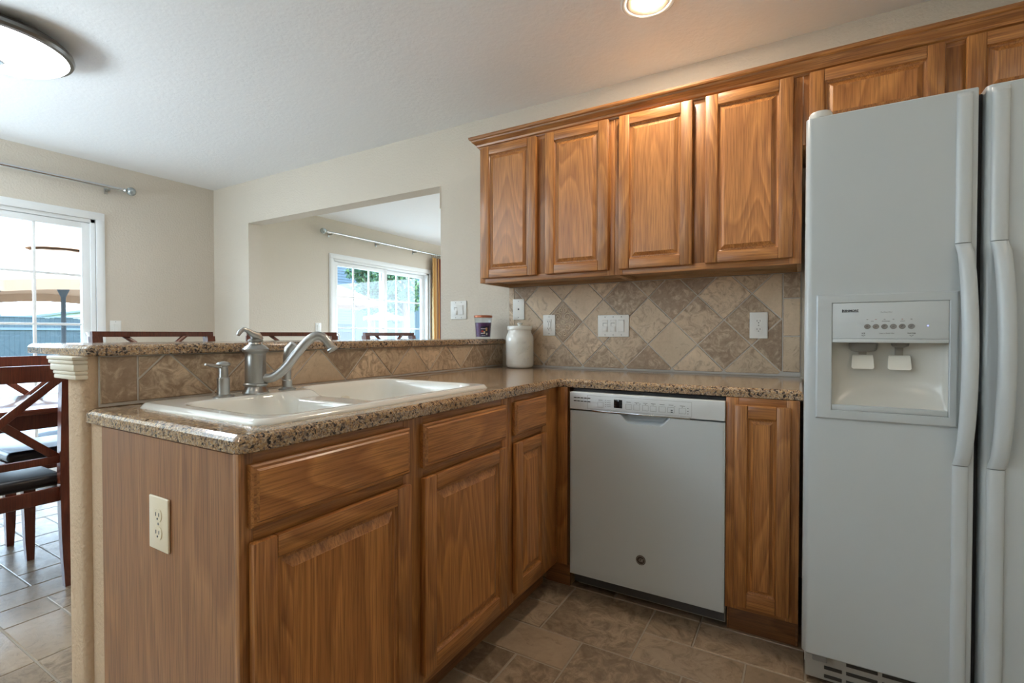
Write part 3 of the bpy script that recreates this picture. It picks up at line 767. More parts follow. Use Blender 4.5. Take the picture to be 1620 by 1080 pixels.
for u0 in (-.562, -.548, -.526, -.496, -.414, -.386): fbox(mb, FD, u0-.002, u0+.002, .830, .8318, .0035, .0046, 0)
for k in range(4): fbox(mb, FD, -.692, -.688, .811+k*.008, .8125+k*.008, .0035, .0046, 0); fbox(mb, FD, -.684, -.668, .811+k*.008, .812+k*.008, .0035, .0046, 0)
for k in range(2): fbox(mb, FD, -.429, -.4215, .807+k*.007, .811+k*.007, .0035, .0048, 0)
for k in range(3): fbox(mb, FD, -.368, -.363, .806+k*.010, .808+k*.010, .0035, .0046, 0)
mb.build('button_marks', ink, cp)
mb = MB(); fbox(mb, FD, -.748, -.358, .7855, .7905, -.004, .0035, .0012); mb.build('handle_lip', chrome, cp)
# round emblem: a ring with scrolled letters inside
mb = MB(); ec = (-.543, .208)
mb.rings([[FD(ec[0]+r*math.cos(2*PI*k/40), ec[1]+r*math.sin(2*PI*k/40), w_) for k in range(40)] for r, w_ in ((.0195, -.001), (.0195, .001), (.0185, .0018))])
mb.build('emblem', plain('emblem_grey', srgb(86, 80, 76), .35, .6), dp)
em = MB()
for ra in (.0165, .0155): em.tube([FD(ec[0]+ra*math.cos(2*PI*k/40), ec[1]+ra*math.sin(2*PI*k/40), .0019) for k in range(41)], .0004, 5)
text_into(em, 'GE', lambda x, y, z: FD(ec[0]+x, ec[1]+y, .0022+z), .017, .0004, shear=.25, spacing=.8)
em.build('emblem_letters', plain('emblem_light', srgb(178, 172, 166), .3, .5), dp)
mb = MB(); mb.box(-.832, -.2365, -.592, -.580, .022, .079, .002); mb.build('kick_plate', plain('kick_grey', srgb(150, 148, 144), .5), t)
mb = MB(); mb.box(DX0+.003, DX1-.003, -.615, -.58, .8635, .8745); mb.box(-.70, -.56, -.628, -.60, .866, .869); mb.box(-.44, -.30, -.628, -.60, .866, .869); mb.build('top_seal', plain('dark_rubber', srgb(34, 34, 36), .5), t)

# ------------------------------------------------------------------ refrigerator
t = thing('refrigerator', (.46, -.4, 0), 'white side-by-side refrigerator with ice and water dispenser', 'refrigerator')
FY = -.807; FX0, FXM0, FXM1, FX1 = .010, .4075, .4245, .930; FZ0, FZ1 = .114, 1.772
mb = MB(); mb.box(.018, .925, -.734, -.03, .045, 1.765, .004); mb.build('cabinet_body', plain('fridge_side', srgb(216, 218, 216), .4), t)
FF = frame_at((0, FY, 0), (1, 0, 0), (0, 0, 1), (0, -1, 0))
def rrect(u0, u1, v0, v1, r, n=5):
    p = []
    for cx, cy, a0 in ((u1-r, v0+r, -90), (u1-r, v1-r, 0), (u0+r, v1-r, 90), (u0+r, v0+r, 180)):
        p += [(cx+r*math.cos(R(a0+90*k/n)), cy+r*math.sin(R(a0+90*k/n))) for k in range(n+1)]
    return p
def fr_door(u0, u1, lr, rr__, holes, name):
    """door skin: front face with rounded vertical edges (radius lr / rr__), optional recess hole"""
    m_ = MB()
    us = [u0+lr*(1-math.cos(R(90*k/6))) for k in range(7)]; ws = [-lr+lr*math.sin(R(90*k/6)) for k in range(7)]
    us2 = [u1-rr__*(1-math.cos(R(90*k/6))) for k in range(6, -1, -1)]; ws2 = [-rr__+rr__*math.sin(R(90*k/6)) for k in range(6, -1, -1)]
    U = us+us2; W = ws+ws2
    if holes:
        h = holes
        for hu in (h[1], h[0]):
            U.insert(7, hu); W.insert(7, 0)
    Z = [FZ0, FZ0+.004, FZ1-.004, FZ1]; ZI = [-.004, 0, 0, -.004]
    if holes: Z = [FZ0, FZ0+.004, h[2], h[3], FZ1-.004, FZ1]; ZI = [-.004, 0, 0, 0, 0, -.004]
    vs = []; fs = []
    for j in range(len(Z)):
        for i in range(len(U)): vs.append(FF(U[i], Z[j], W[i]+ZI[j]))
    n = len(U)
    for j in range(len(Z)-1):
        for i in range(n-1):
            if holes and abs(U[i]-h[0]) < 1e-6 and abs(U[i+1]-h[1]) < 1e-6 and abs(Z[j]-h[2]) < 1e-6: continue
            fs.append((j*n+i, j*n+i+1, (j+1)*n+i+1, (j+1)*n+i))
    o_ = len(vs); DB = -.066
    vs += [FF(u0, FZ0, DB), FF(u1, FZ0, DB), FF(u1, FZ1, DB), FF(u0, FZ1, DB)]
    L = len(Z)-1
    fs += [tuple([o_]+[i for i in range(0, n)]+[o_+1])[::-1], tuple([o_+3]+[L*n+i for i in range(0, n)]+[o_+2])]
    fs += [tuple([o_, o_+3]+[j*n for j in range(L, -1, -1)]), tuple([o_+1, o_+2]+[j*n+n-1 for j in range(L, -1, -1)])[::-1], (o_, o_+1, o_+2, o_+3)]
    m_.add(vs, fs); return m_.build(name, white_app, t, smooth=40, recalc=False)
RH = (.082, .352, .880, 1.083)                      # recess opening
ld = fr_door(FX0, FXM0, .020, .004, RH, 'freezer_door')
rd = fr_door(FXM1, FX1, .016, .020, None, 'fridge_door')
mb = MB(); mb.box(.4085, .4235, -.765, -.742, .131, 1.765); mb.build('door_gap_seal', plain('gasket', srgb(52, 54, 58), .6), t)
def fr_handle(u0, u1, parent, name='handle'):
    m_ = MB(); w_ = u1-u0
    def sect(z, off, x_sh, hgt):
        c = (u0+u1)/2+x_sh
        pts = [(-.5, 0), (-.44, .62), (-.25, .94), (0, 1.0), (.25, .95), (.43, .75), (.49, .35), (.5, 0)]
        return [FF(c+a*w_, z, off+b*hgt-.0005) for a, b in pts]
    zs = [(.119, 0, 0, .010), (.748, 0, 0, .010)]
    m_.rings([sect(*a) for a in zs]); m_.rings([sect(z, 0, 0, .010) for z in (1.356, 1.750)]);
    # tapered cap at the very top
    m_.rings([sect(1.750, 0, 0, .010), sect(1.762, 0, 0, .002)])
    g_ = []
    N = 22
    for k in range(N+1):
        s = k/N; z = .7505+(1.3535-.7505)*s; b_ = math.sin(PI*s)**.55 if 0 < s < 1 else 0
        g_.append(sect(z, .036*b_, .010*b_, .012+.006*b_))
    m_.rings(g_)
    return m_.build(name, plain('handle_white', srgb(202, 210, 214), .25), parent, smooth=50)
fr_handle(.3620, .3960, ld); fr_handle(.4325, .4690, rd)
# dispenser surround, control panel, recess
mb = MB()
bev = [(0, -.0005, 0), (0.0, .004, .0), (.004, .0085, 0)]
O_ = (.041, .372, .852, 1.227)
def ring4(e, w_, b): return [FF(b[0]+e, b[2]+e, w_), FF(b[1]-e, b[2]+e, w_), FF(b[1]-e, b[3]-e, w_), FF(b[0]+e, b[3]-e, w_)]
mb.rings([ring4(0, -.0005, O_), ring4(0, .004, O_), ring4(.004, .0075, O_), ring4(.010, .0085, O_), ring4(0, .0085, (.080, .354, .878, 1.203)), ring4(0, .006, (.082, .352, .880, 1.201))], cap0=False, cap1=False)
mb.rings([ring4(0, .006, (.082, .352, .880, 1.201)), ring4(0, .006, (.082, .352, .880, 1.0835))], cap0=False, cap1=False) if 0 else None
sur = mb.build('dispenser_surround', white_app, ld, smooth=25)
mb = MB(); fbox(mb, FF, .0825, .3515, 1.095, 1.2005, -.001, .0075, .0015); fbox(mb, FF, .0825, .3515, 1.0830, 1.0945, -.004, .0105, .003)
cpn = mb.build('dispenser_controls', plain('dispenser_panel', srgb(206, 214, 218), .25), ld)
# recess: curved back bowl
mb = MB(); vs = []; fs = []; nu, nv = 16, 20
def rec(u, v):
    a = (u-RH[0])/(RH[1]-RH[0]); b = (v-RH[2])/(RH[3]-RH[2])
    d = .060*min(1, (math.sin(PI*a)**.30 if 0 < a < 1 else 0))*(sstep(0, .45, b)**.6 if b > 0 else 0)
    return -max(d, 0)
for i in range(nu+1):
    for j in range(nv+1):
        u = RH[0]+(RH[1]-RH[0])*(.5-.5*math.cos(PI*i/nu)); v = RH[2]+(RH[3]-RH[2])*(j/nv)
        vs.append(FF(u, v, rec(u, v)))
for i in range(nu):
    for j in range(nv): p = i*(nv+1)+j; fs.append((p, p+nv+1, p+nv+2, p+1))
mb.add(vs, fs)
vs = [FF(RH[0]+(RH[1]-RH[0])*(.5-.5*math.cos(PI*i/nu)), RH[3], rec(RH[0]+(RH[1]-RH[0])*(.5-.5*math.cos(PI*i/nu)), RH[3])) for i in range(nu+1)]
mb.add(vs, [tuple(range(len(vs)))])
mb.build('dispenser_recess', plain('recess_white', srgb(206, 206, 200), .22), ld, smooth=60, recalc=False)
mb = MB(); fbox(mb, FF, RH[0]+.001, RH[1]-.001, .8805, .896, -.03, .0075, .002); mb.build('drip_tray', white_app, ld)
for u, cl in ((.162, 0), (.250, 1)):
    mb = MB()
    if not cl: mb.rings([[FF(u+r*math.cos(2*PI*k/24), 1.082-h, -.030+.55*r*math.sin(2*PI*k/24)) for k in range(24)] for r, h in ((.036, 0), (.034, .018), (.030, .024), (.022, .026))]); 
    else: mb.rings([[FF(u+r*math.cos(2*PI*k/24), 1.082-h, -.030+.55*r*math.sin(2*PI*k/24)) for k in range(24)] for r, h in ((.022, 0), (.020, .008), (.008, .014))])
    mb.build('chute' if not cl else 'water_spout', plain('chute_grey', srgb(128, 126, 120), .3), ld)
    mb = MB(); uu = u+.0
    mb.rings([[FF(uu-wd, z, w_), FF(uu+wd, z, w_), FF(uu+wd, z, w_-.004), FF(uu-wd, z, w_-.004)] for wd, z, w_ in ((.024, 1.046, -.044), (.0255, 1.043, -.041), (.0265, 1.032, -.040), (.028, 1.008, -.034), (.024, 1.004, -.033))])
    mb.build('paddle', plain('paddle_white', srgb(240, 240, 232), .3), ld, smooth=20)
    mb = MB(); fbox(mb, FF, u-.010, u+.010, 1.038, 1.074, -.050, -.044, .002); mb.build('lever_stem', plain('stem_shade_grey', srgb(150, 148, 140), .4), ld)  # grey puts the shade of the recess into the stem colour
mb = MB(); text_into(mb, 'KENMORE', lambda x, y, z: FF(.127+x, 1.1775+y, .0080+z), .0088, .0002, bold=.0002, spacing=.95)
fbox(mb, FF, .106, .1475, 1.1725, 1.1733, .0074, .0079, 0); fbox(mb, FF, .1062, .1085, 1.1733, 1.182, .0074, .0079, 0); mb.build('brand_lettering', plain('logo_dark', srgb(40, 44, 54), .4), cpn)
def lettering(txt, u, v, size, bold=0):
    m_ = MB(); text_into(m_, txt, lambda x, y, z: FF(u+x, v+y, .0077+z), size, .0001, bold=bold); m_.build('lettering', ink, cpn)
for a_ in (('PuriClean Filter', .213, 1.172, .0042), ('ICE', .180, 1.1455, .0040), ('DISPENSER', .212, 1.1455, .0040), ('LIGHT', .250, 1.1455, .0040),
           ('Clean or Reset Filter', .214, 1.1105, .0042), ('ICE', .159, 1.1105, .0055, .0001), ('WATER', .270, 1.1105, .0055, .0001)): lettering(*a_)
for uu in (.159, .270): m_ = MB(); m_.tube([FF(uu-.0045, 1.1055, .0078), FF(uu, 1.103, .0078), FF(uu+.0045, 1.1055, .0078)], .0005, 5); m_.build('arrow_mark', ink, cpn)
for k in range(6):
    u = .168+k*.0203; mb = MB()
    mb.rings([[FF(u+r*math.cos(2*PI*i/20), 1.1305+r*.92*math.sin(2*PI*i/20), w_) for i in range(20)] for r, w_ in ((.0078, .007), (.0078, .0088), (.0068, .0094), (.0060, .0090))]); b_ = mb.build('button', mgrey, cpn)
    mb = MB(); s_ = .0022
    mb.tube([FF(u-s_, 1.129, .0095), FF(u, 1.133-(k % 2)*.002, .0095), FF(u+s_, 1.130+(k % 3)*.001, .0095)], .0005, 5); mb.build('button_symbol', ink, b_)
    mb = MB(); fbox(mb, FF, u-.002, u+.002, 1.1505, 1.1517, .0072, .0079, 0); mb.build('indicator', plain('indicator_%s' % ('red' if k in (1, 4) else 'grey'), srgb(150, 60, 50) if k in (1, 4) else srgb(70, 72, 76), .4), cpn)
mb = MB(); mb.lathe([(.0018, 0), (.0018, .0008)], FF(.306, 1.132, .0074), 12, axis=(0, -1, 0)); mb.build('indicator', emit('blue_lamp', (.35, .4, 1, 1), 1.0), cpn)
# hinge cover, grille, foot
mb = MB(); mb.lathe([(.031, 0), (.031, .014), (.028, .020), (.020, .022)], (.048, -.770, 1.7735), 28); mb.box(.022, .075, -.77, -.69, 1.7735, 1.790, .004); mb.build('hinge_cover', white_pl, t)
mb = MB(); mb.box(.020, .925, -.752, -.735, .012, .108, .003); gr = mb.build('base_grille', plain('grille_grey', srgb(176, 174, 168), .5), t)
mb = MB()
for r_ in range(3):
    for (a, b) in ((.072, .125), (.130, .215), (.220, .305), (.310, .395), (.40, .485)):
        if r_ == 2 and a < .1: continue
        mb.box(a, b-.006, -.7555, -.7515, .022+r_*.027, .032+r_*.027, .001)
mb.build('grille_slots', plain('slot_dark', srgb(60, 56, 52), .6), gr)
mb = MB(); mb.box(.024, .070, -.785, -.752, .101, .111, .002); mb.box(.040, .078, -.790, -.752, .088, .111, .002); mb.build('hinge_bracket', mgrey, t)
for xx in (.06, .88):
    for yy in (-.70, -.10): mb = MB(); mb.lathe([(.022, 0), (.022, .02), (.012, .022), (.012, .045)], (xx, yy, 0), 16); mb.build('levelling_foot', dgrey, t)

# ------------------------------------------------------------------ wall plates
def plate(F, u0, u1, v0, v1, kinds, label, mat, name='wall_plate', cat='wall plate', group='switch and outlet plates', base=0.0):
    t = thing(name, F((u0+u1)/2, (v0+v1)/2, base), label, cat, group)
    mb = MB(); fbox(mb, F, u0, u1, v0, v1, base, base+.0055, .0022, 0, 3); mb.build('cover_plate', mat, t)
    n = len(kinds); vm = (v0+v1)/2
    w_ = (u1-u0)/n if n > 1 else (u1-u0)
    for i, k in enumerate(kinds):
        u = (u0+u1)/2 if n == 1 else (u0+u1)/2+(i-(n-1)/2)*.0455
        for vv in ((vm-.0485, vm+.0485) if k != 'duplex' else (vm,)):
            mb = MB(); mb.lathe([(.003, 0), (.003, .0008), (.0015, .0012)], F(u, vv, base+.0052), 10, axis=F(0, 0, 1)-F(0, 0, 0)); mb.build('screw', mgrey, t)
        if k == 'duplex':
            for s in (-1, 1):
                mb = MB(); c = vm+s*.0195
                mb.rings([[F(u+.0165*math.cos(2*PI*j/24), max(-.0135, min(.0135, .0165*math.sin(2*PI*j/24)))+c, w2) for j in range(24)] for w2 in (base+.004, base+.0072)])
                oo = mb.build('socket', mat, t)
                mb = MB(); fbox(mb, F, u-.0075, u-.0055, c-.002, c+.006, base+.0070, base+.0078, 0); fbox(mb, F, u+.0055, u+.0075, c-.002, c+.006, base+.0070, base+.0078, 0)
                mb.lathe([(.0024, 0), (.0024, .0008)], F(u, c-.0075, base+.0070), 12, axis=F(0, 0, 1)-F(0, 0, 0)); mb.build('slots', ink, oo)
        elif k == 'rocker':
            mb = MB(); fbox(mb, F, u-.0175, u+.0175, vm-.034, vm+.034, base+.003, base+.0068, .001); q = mb.build('switch_frame', mat, t)
            mb = MB(); mb.rings([[F(u+a, vm+b, base+.0064+c) for a, b, c in ((-.015, -.031, 0), (.015, -.031, 0), (.015, .031, 0), (-.015, .031, 0))],
                                 [F(u+a, vm+b, base+.0064+c) for a, b, c in ((-.0142, -.030, .0015), (.0142, -.030, .0015), (.0142, .030, .0050), (-.0142, .030, .0050))]]); mb.build('rocker', mat, q)
        elif k == 'slide':
            mb = MB(); fbox(mb, F, u-.0165, u+.0165, vm-.033, vm+.033, base+.003, base+.0066, .001); q = mb.build('switch_frame', mat, t)
            mb = MB(); fbox(mb, F, u-.0125, u+.0125, vm-.028, vm-.004, base+.0062, base+.0100, .0012); mb.build('toggle', mat, q)
            mb = MB(); fbox(mb, F, u-.0125, u+.010, vm+.014, vm+.017, base+.0062, base+.0070, 0); fbox(mb, F, u-.0125, u-.0095, vm, vm+.017, base+.0062, base+.0070, 0); mb.build('slider_slot', mgrey, q)
        elif k == 'gfci':
            mb = MB(); fbox(mb, F, u-.0170, u+.0170, vm-.034, vm+.034, base+.003, base+.0068, .001); q = mb.build('socket', mat, t)
            mb = MB()
            for s in (-1, 1):
                c = vm+s*.0195; fbox(mb, F, u-.0095, u-.0075, c-.002, c+.006, base+.0066, base+.0074, 0); fbox(mb, F, u+.0015, u+.0035, c-.002, c+.006, base+.0066, base+.0074, 0)
                mb.lathe([(.0024, 0), (.0024, .0008)], F(u-.003, c-.0075, base+.0066), 12, axis=F(0, 0, 1)-F(0, 0, 0))
            fbox(mb, F, u-.006, u+.001, vm-.005, vm-.003, base+.0066, base+.0074, 0); fbox(mb, F, u-.006, u+.001, vm+.003, vm+.005, base+.0066, base+.0074, 0)
            mb.build('slots', ink, q); mb = MB(); fbox(mb, F, u+.0095, u+.0120, vm-.022, vm+.022, base+.0066, base+.0082, .0005); mb.build('dimmer_slide', mgrey, q)
        elif k == 'jack':
            mb = MB(); fbox(mb, F, u-.005, u+.005, vm-.004, vm+.006, base+.0050, base+.0058, .0005); mb.build('jack', ink, t)
    return t
B = .0088
plate(FK, -1.5045, -1.4245, 1.194, 1.319, ['jack'], 'white wall plate with one small jack, highest on the tiles, above the jar', white_pl, base=B)
plate(FK, -1.300, -1.221, 1.099, 1.220, ['gfci'], 'white outlet plate on the tiles, just right of the ceramic jar', white_pl, base=B, name='outlet')
plate(FK, -.963, -.789, 1.093, 1.212, ['slide', 'slide', 'rocker'], 'wide white plate with three switches on the tiled wall', white_pl, base=B, name='light_switch')
plate(FK, -.210, -.133, 1.088, 1.211, ['duplex'], 'white duplex outlet on the tiles nearest the refrigerator', white_pl, base=B, name='outlet')
plate(FK, -1.981, -1.854, 1.204, 1.323, ['slide', 'rocker'], 'white double switch on the beige wall right of the opening', white_pl, base=.0005, name='light_switch')
FE = frame_at((0, YEND+.001, 0), (1, 0, 0), (0, 0, 1), (0, -1, 0))
plate(FE, -1.257, -1.174, .631, .749, ['duplex'], 'ivory duplex outlet on the oak end panel of the peninsula', ivory, base=.0002, name='outlet')
FX = frame_at((XW, 0, 0), (0, 1, 0), (0, 0, 1), (1, 0, 0))
plate(FX, -.818, -.742, 1.100, 1.216, ['rocker'], 'white switch on the far beige wall beside the dining glass door', white_pl, base=.0005, name='light_switch')
plate(FX, 1.112, 1.192, 1.120, 1.236, ['rocker'], 'white switch beside the glass door seen through the opening', white_pl, base=.0005, name='light_switch')

# ------------------------------------------------------------------ jar and candle
t = thing('ceramic_jar', (-1.405, -.103, CT1), 'white glazed ceramic mason-style jar with lid in the counter corner', 'jar')
JC = Vector((-1.405, -.103, CT1+.0004))
mb = MB(); mb.lathe([(.066, 0), (.074, .003), (.079, .012), (.0805, .025), (.0805, .165), (.079, .180), (.072, .196), (.068, .203), (.0675, .212), (.0665, .2165)], JC, 48); jb = mb.build('body', porc, t, smooth=50)
mb = MB()
ang0 = math.atan2(CAM_LOC.y-JC.y, CAM_LOC.x-JC.x)+.0
def jarmap(cz, da=0.0, tilt=.18):
    def f(x, y, z):
        a = ang0+da+x/.0805; rr2 = .0795+z+.0012
        return Vector((JC.x+rr2*math.cos(a), JC.y+rr2*math.sin(a), JC.z+cz+y+x*tilt))
    return f
text_into(mb, 'Special', jarmap(.146, .10, .1), .020, .0022, shear=.35)
text_into(mb, 'Baker', jarmap(.106, .18, .35), .036, .0026, shear=.4)
text_into(mb, 'Jar', jarmap(.046, .38, .35), .034, .0026, shear=.4)
mb.tube([jarmap(.086, .18, .35)(-.028+.056*k/12, .004*math.sin(k/12*PI), .0008) for k in range(13)], .0015, 6)
mb.build('embossed_lettering', porc, jb)
mb = MB(); mb.lathe([(.070, .2175), (.071, .220), (.071, .236), (.069, .240), (.060, .242), (.020, .244)], JC, 48); lid = mb.build('lid', porc, t)
mb = MB(); mb.lathe([(.010, .2435), (.009, .247), (.016, .251), (.017, .255), (.012, .259), (.003, .260)], JC, 28); mb.build('knob', porc, lid)
CC = Vector((-1.645, -.125, 1.0799))
t = thing('jar_candle', CC, 'purple scented candle in clear glass with copper lid on the bar', 'candle')
mb = MB(); pr_ = [(.043, 0), (.0445, .003), (.0535, .126)]
mb.lathe(pr_+[(.0515, .126), (.0427, .012), (.003, .010)], CC, 40, cap=True); mb.build('glass_cup', glassy('clear_glass', (.93, .95, .97, 1), 1.5), t)
mb = MB(); mb.lathe([(.0415, .0125), (.0485, .096), (.003, .097)], CC, 40); mb.build('wax', plain('purple_wax', srgb(92, 26, 92), .35), t)
mb = MB(); mb.lathe([(.055, .1265), (.0555, .130), (.0555, .1375), (.053, .140), (.003, .1405)], CC, 40); mb.build('lid', plain('copper_metal', srgb(190, 120, 92), .3, .8), t)
la = math.atan2(CAM_LOC.y-CC.y, CAM_LOC.x-CC.x)
def lab(a0, a1, z0, z1, off, mat, name):
    m_ = MB(); n = 12; rr3 = lambda z: .0445+(.0535-.0445)*z/.126+off
    m_.rings([[CC+Vector((rr3(z)*math.cos(la+a0+(a1-a0)*k/n), rr3(z)*math.sin(la+a0+(a1-a0)*k/n), z)) for k in range(n+1)] for z in (z0, z1)], cap0=False, cap1=False, closed=False)
    return m_.build(name, mat, t)
lb = lab(-.35, .75, .012, .074, .0006, plain('label_dark', srgb(44, 40, 66), .4), 'label')
for (a0, a1, z0, z1, c) in ((-.30, .10, .030, .036, (210, 200, 210)), (-.22, .02, .040, .050, (190, 60, 60)), (.05, .24, .030, .046, (226, 208, 168)), (.30, .52, .046, .066, (206, 160, 108)), (.36, .56, .022, .036, (214, 204, 200)), (-.28, .34, .058, .062, (210, 204, 220)), (-.2, .3, .018, .021, (190, 186, 210))):
    q = lab(a0, a1, z0, z1, .0010, plain('label_print_%d' % c[0], srgb(*c), .5), 'label_print'); q.parent = lb; q.matrix_parent_inverse = lb.matrix_world.inverted()

# ------------------------------------------------------------------ dining set and bar stools
def xchair(w, sh, top, depth, back_z0, seat_t, hi, name, label, cat, group):
    """built at the origin, facing -x: back posts at x = 0, front legs at x = -depth"""
    t = thing(name, (0, 0, 0), label, cat, group); h = w/2; pw = .034
    for s in (-1, 1):
        y = s*(h-pw/2); mb = MB()
        pth = [(.045, 0), (.012, sh*.45), (0, sh), (.006, sh+.15), (.035, top-.02)]
        pts = cr([(x, y, z) for x, z in pth], 4)
        rg = []
        for k, p in enumerate(pts):
            tp = .75+.25*min(1, p.z/.3) if p.z < .3 else 1
            a, b = .020*tp, pw/2
            rg.append([(p.x-a, p.y-b, p.z), (p.x+a, p.y-b, p.z), (p.x+a, p.y+b, p.z), (p.x-a, p.y+b, p.z)])
        mb.rings(rg); mb.build('back_post', cherry, t)
        mb = MB(); rg = []
        for z, a, dx in ((0, .014, .010), (.10, .018, .004), (.30, .022, 0), (sh-.005, .022, 0)):
            rg.append([(-depth+dx-a, y-a, z), (-depth+dx+a, y-a, z), (-depth+dx+a, y+a, z), (-depth+dx-a, y+a, z)])
        mb.rings(rg); mb.build('leg', cherry, t)
    def px(z): return .006+.029*max(0, (z-sh-.15)/(top-sh-.17))
    mb = MB(); rg = []
    th = .070 if not hi else .022
    for k in range(9):
        yy = -h+pw*.1+(w-pw*.2)*k/8; bow = .016*(1-(2*k/8-1)**2); x = px(top-.03)+bow
        rg.append([(x-.011, yy, top-th), (x+.011, yy, top-th), (x+.013, yy, top), (x-.009, yy, top)])
    mb.rings(rg); mb.build('top_rail', cherry, t)
    z0, z1 = back_z0, top-th
    mb = MB(); mb.box(px(z0)-.010, px(z0)+.010, -h+pw, h-pw, z0-.032, z0, .003); mb.build('lower_rail', cherry, t)
    for s in (-1, 1):
        mb = MB(); e = h-pw-.012 if not hi else h*.5
        off = .006*s
        mb.board((px(z0)+off+.002, -s*(h-pw-.01), z0-.004), (px(z1)+off+.010, s*e, z1+.006), (0, .046 if not hi else .026, 0), (.014, 0, 0)); mb.build('cross_brace', cherry, t)
    fr = MB(); fz0, fz1 = sh-.062, sh
    fr.box(-.010, .010, -h+pw, h-pw, fz0, fz1, .003); fr.box(-depth-.010, -depth+.010, -h+pw, h-pw, fz0, fz1, .003)
    for s in (-1, 1): fr.box(-depth+.01, -.01, s*(h-pw/2)-.010, s*(h-pw/2)+.010, fz0, fz1, .003)
    fr.build('seat_frame', cherry, t)
    mb = MB(); mb.box(-depth-.022, -.022, -h+.006, h-.006, sh+.001, sh+seat_t, .022, seg=4); mb.build('seat_cushion', leather, t)
    if hi:
        mb = MB(); mb.box(-depth-.012, -depth+.012, -h+pw, h-pw, .20, .24, .003); mb.build('footrest', cherry, t)
    return t
def place(o, x, y, rz, label=None):
    o.location = (x, y, 0); o.rotation_euler = (0, 0, R(rz))
    if label: o['label'] = label
    return o
ch = xchair(.45, .432, .974, .44, .572, .055, False, 'dining_chair', 'cherry wood cross-back chair nearest the half wall, its back to the kitchen', 'chair', 'cross-back dining chairs')
c2 = copy_tree(ch); c3 = copy_tree(ch)
place(ch, -2.829, -1.922, 0)
place(c2, -2.84, -1.335, 0, 'dining chair with black seat mostly hidden behind the half wall, beside the nearest chair')
place(c3, -4.00, -1.50, 180, 'cherry cross-back chair on the far side of the table, by the glass door')
st = xchair(.465, .74, 1.118, .40, .86, .05, True, 'bar_stool', 'dark cross-back bar stool at the left end of the bar', 'bar stool', 'cross-back bar stools')
s2 = copy_tree(st); s3 = copy_tree(st)
place(st, -2.36, -1.53, 180)
place(s2, -2.38, -.870, 155, 'bar stool turned slightly sideways behind the faucet spout')
place(s3, -2.36, -.135, 180, 'bar stool seen against the far glass door, right end of the bar')
# stools face the bar: rear posts away from it
t = thing('dining_table', (-3.53, -1.6, 0), 'glossy cherry wood dining table between the cross-back chairs', 'table')
mb = MB(); mb.box(-3.93, -3.13, -2.55, -.95, .722, .750, .006, seg=3); mb.build('tabletop', oak('table_top_wood', 'y', (110, 56, 40), (80, 34, 24), .12, 6), t)
mb = MB(); mb.box(-3.86, -3.84, -2.47, -1.03, .645, .722, .002); mb.box(-3.22, -3.20, -2.47, -1.03, .645, .722, .002); mb.box(-3.84, -3.22, -2.47, -2.45, .645, .722, .002); mb.box(-3.84, -3.22, -1.05, -1.03, .645, .722, .002); mb.build('apron', cherry, t)
for x in (-3.84, -3.22):
    for y in (-2.46, -1.04):
        mb = MB(); mb.rings([[(x-a, y-a, z), (x+a, y-a, z), (x+a, y+a, z), (x-a, y+a, z)] for a, z in ((.022, 0), (.033, .45), (.034, .722))]); mb.build('leg', cherry, t)

# ------------------------------------------------------------------ ceiling lamps
t = thing('flush_mount_light', (-3.10, -1.85, ZC), 'round flush ceiling light with white glass and grey metal rim', 'ceiling light')
LC = (-3.10, -1.85, 0)
mb = MB(); mb.lathe([(.10, ZC-.002), (.10, ZC-.02), (.245, ZC-.025), (.268, ZC-.045), (.272, ZC-.062), (.266, ZC-.074), (.252, ZC-.078), (.250, ZC-.06)], LC, 64, cap=False); mb.build('rim', plain('dark_nickel', srgb(120, 118, 114), .3, 1), t, recalc=True)
mb = MB(); n_ = 12; mb.lathe([(.252*math.cos(R(90*k/n_))+.0005, ZC-.070-.062*math.sin(R(90*k/n_))) for k in range(n_+1)], LC, 64, cap=False); mb.build('glass_shade', emit('lit_glass', (.96, .98, 1, 1), 11), t, smooth=80)
mb = MB(); mb.lathe([(.034, ZC-.132), (.030, ZC-.136), (.012, ZC-.138), (.007, ZC-.145), (.010, ZC-.152), (.004, ZC-.158)], LC, 24); mb.build('finial', steel, t)
t = thing('recessed_light', (CANS[0][0], CANS[0][1], ZC), 'lit round recessed ceiling light with white trim above the corner', 'ceiling light')
RC = (CANS[0][0], CANS[0][1], 0)
mb = MB(); mb.lathe([(.108, ZC-.0005), (.108, ZC-.003), (.104, ZC-.006), (.094, ZC-.006), (.088, ZC-.0045), (.086, ZC-.003), (.080, ZC-.0025)], RC, 48, cap=False); mb.build('trim_ring', white_pl, t)
mb = MB(); mb.lathe([(.080, ZC-.003), (.052, ZC-.0015)], RC, 48, cap=False); mb.build('reflector', plain('warm_reflector', srgb(240, 228, 200), .3), t)
mb = MB(); mb.lathe([(.0515, ZC-.0032), (.0515, ZC-.0042), (.045, ZC-.0050)], RC, 40); mb.build('lens', emit('lit_bulb', (1, .86, .70, 1), 190), t)

